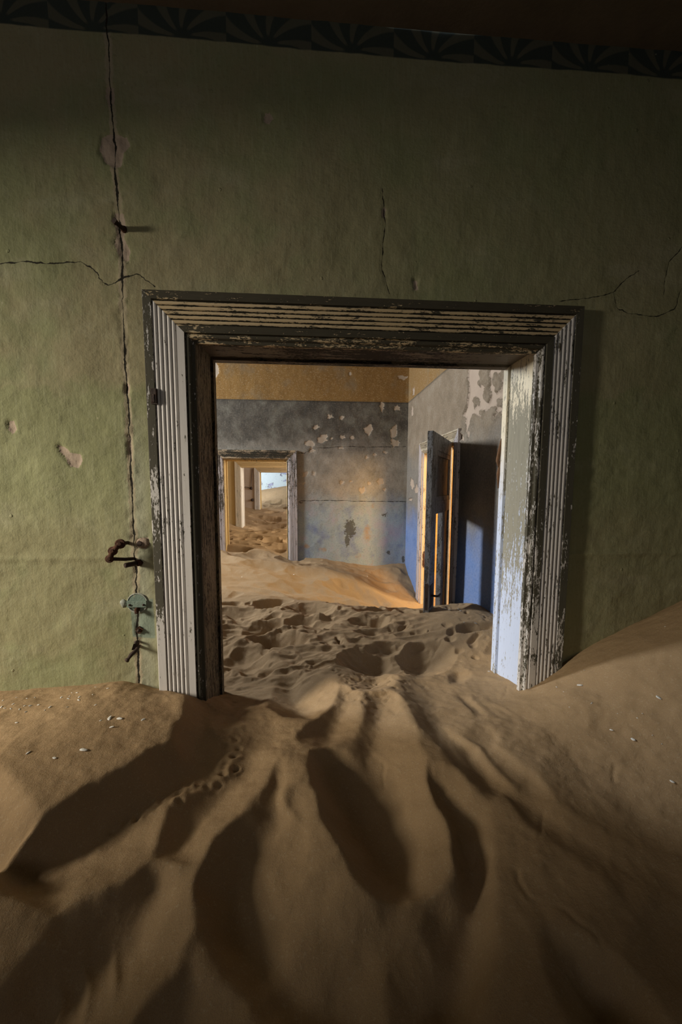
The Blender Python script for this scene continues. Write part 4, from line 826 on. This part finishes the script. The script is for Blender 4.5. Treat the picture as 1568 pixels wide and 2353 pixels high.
# dark latch remnant on the left casing
t = empty('latch_keep', (-0.668, YF - 0.034, 1.375)); tag(t, 'dark broken latch keep on the left upright of the large frame', 'latch keep')
bm = bmesh.new(); box_bm(bm, -0.012, 0.014, -0.006, 0.0, -0.035, 0.03, 0.001); from_bm('plate', bm, M_iron, t)
bm = bmesh.new(); box_bm(bm, -0.010, 0.006, -0.014, -0.005, -0.028, 0.005, 0.002); box_bm(bm, 0.006, 0.012, -0.012, -0.005, -0.03, 0.026, 0.001); from_bm('staple', bm, M_iron, t)

# switch and wire in the fourth room
def w4(px, py, out=0.0):
    x, z = atY(px, py, 10.6); return Vector((x, 10.6 - out, z))
for (px, py, lab) in ((577.5, 1122, 'black round switch hanging on the rose cream wall'), (580, 1149, 'lower dark socket on the rose cream wall')):
    t = empty('wall_switch', w4(px, py)); tag(t, lab, 'switch'); r = Vector(t.location)
    tube('base', [Vector((0, 0, 0)), Vector((0, -0.03, 0))], [0.038, 0.032], M_iron, t, 14); tube('knob', [Vector((0, -0.03, 0)), Vector((0.004, -0.06, 0.004))], [0.012, 0.009], M_iron, t, 8)
o = tube('wire', [w4(580, 1078, .012), w4(578.5, 1100, .012), w4(577.5, 1120, .015)], 0.006, M_iron, None, 6); tag(o, 'thin dark wire running up from the switch', 'wire')
o = tube('wire', [w4(577, 1122, .02), w4(570, 1120, .03), w4(565, 1119, .02), w4(562, 1120, .015)], 0.006, M_iron, None, 6); tag(o, 'loose wire end curling left of the black switch', 'wire')

# ------------------------------------------------------------------ white fragments on the sand
M_shell = plain('white_shell', [(0.62, 0.60, 0.56), (0.80, 0.78, 0.74)], 40, 0.3, 0.7)
def chip_mesh(seed):
    r = random.Random(seed); bm = bmesh.new(); bmesh.ops.create_icosphere(bm, subdivisions=2, radius=1)
    off = r.uniform(0, 50)
    for v in bm.verts:
        k = 1 + 0.5 * vnoise(np.array(v.co.x + off), np.array(v.co.y + v.co.z), 1.4, off).item(); v.co = Vector((v.co.x * k, v.co.y * 0.5 * k, v.co.z * 0.22 * k))
    me = bpy.data.meshes.new('white_chip'); bm.to_mesh(me); bm.free(); me.materials.append(M_shell); return me
CH = [chip_mesh(k) for k in range(6)]
rc = random.Random(21)
def chip(px, py, size, label, group):
    x, y = px_sand(px, py, lambda a, b: hsand(float(a), float(b))); o = bpy.data.objects.new('white_chip', rc.choice(CH)); COL.objects.link(o)
    o.location = (x, y, hsand(x, y) + size * 0.17); o.scale = (size * 1.25,) * 3; o.rotation_euler = (rc.uniform(-.3, .3), rc.uniform(-.3, .3), rc.uniform(0, 6.28)); tag(o, label, 'chip', group)
GL = 'white chips on the sand by the left wall'; GR = 'white chips on the sand right of the door frame'; GD = 'white chips on the sand in the second room'
chip(252, 1651, .0105, 'large white chip, left one of the close pair on the left sand', GL); chip(275, 1652, .009, 'large white chip, right one of the close pair on the left sand', GL)
chip(257, 1671, .007, 'white chip just below the close pair on the left sand', GL); chip(329, 1654, .006, 'white chip on the left sand nearest the frame foot', GL)
chip(192, 1724, .012, 'long white chip lowest on the left sand slope', GL); chip(125, 1742, .007, 'small white chip left of the long one on the slope', GL)
for q in ((88, 1620), (103, 1632), (62, 1605), (38, 1603), (6, 1610), (12, 1628), (25, 1629), (45, 1630), (60, 1636), (70, 1622), (57, 1622), (165, 1592), (177, 1592), (160, 1600), (158, 1606), (182, 1602), (181, 1609), (141, 1603), (213, 1596), (248, 1582), (220, 1579), (219, 1620), (231, 1656), (155, 1625), (115, 1625), (38, 1661), (65, 1730), (3, 1625), (30, 1618), (80, 1603)):
    chip(q[0], q[1], rc.uniform(.0032, .0062), 'tiny white chip scattered on the sand against the left green wall', GL)
chip(1514, 1604, .010, 'largest white chip on the right sand slope', GR); chip(1333, 1575, .0095, 'white chip close to the foot of the right upright', GR)
chip(1456, 1700, .009, 'pale chip below the largest one on the right slope', GR); chip(1545, 1797, .008, 'pale chip lowest at the right edge of the picture', GR); chip(1405, 1678, .006, 'small pale chip left of the pale one on the right slope', GR)
for q in ((1361, 1615), (1309, 1625), (1343, 1541), (1360, 1617), (1296, 1590), (1477, 1640), (1500, 1690), (1420, 1640), (1530, 1440), (1522, 1710), (1465, 1650), (1280, 1580)):
    chip(q[0], q[1], rc.uniform(.003, .005), 'tiny white chip scattered on the right sand slope', GR)
chip(1124, 1543, .007, 'white chip touching the foot of the white right jamb', GR)
for q in ((1024, 1399), (1033, 1402), (1054, 1400), (1060, 1404), (1067, 1432), (1094, 1436), (556, 1326), (675, 1321), (845, 1325), (860, 1312), (660, 1248)):
    chip(q[0], q[1], rc.uniform(.006, .010), 'tiny white chip on the sand of the second room', GD)
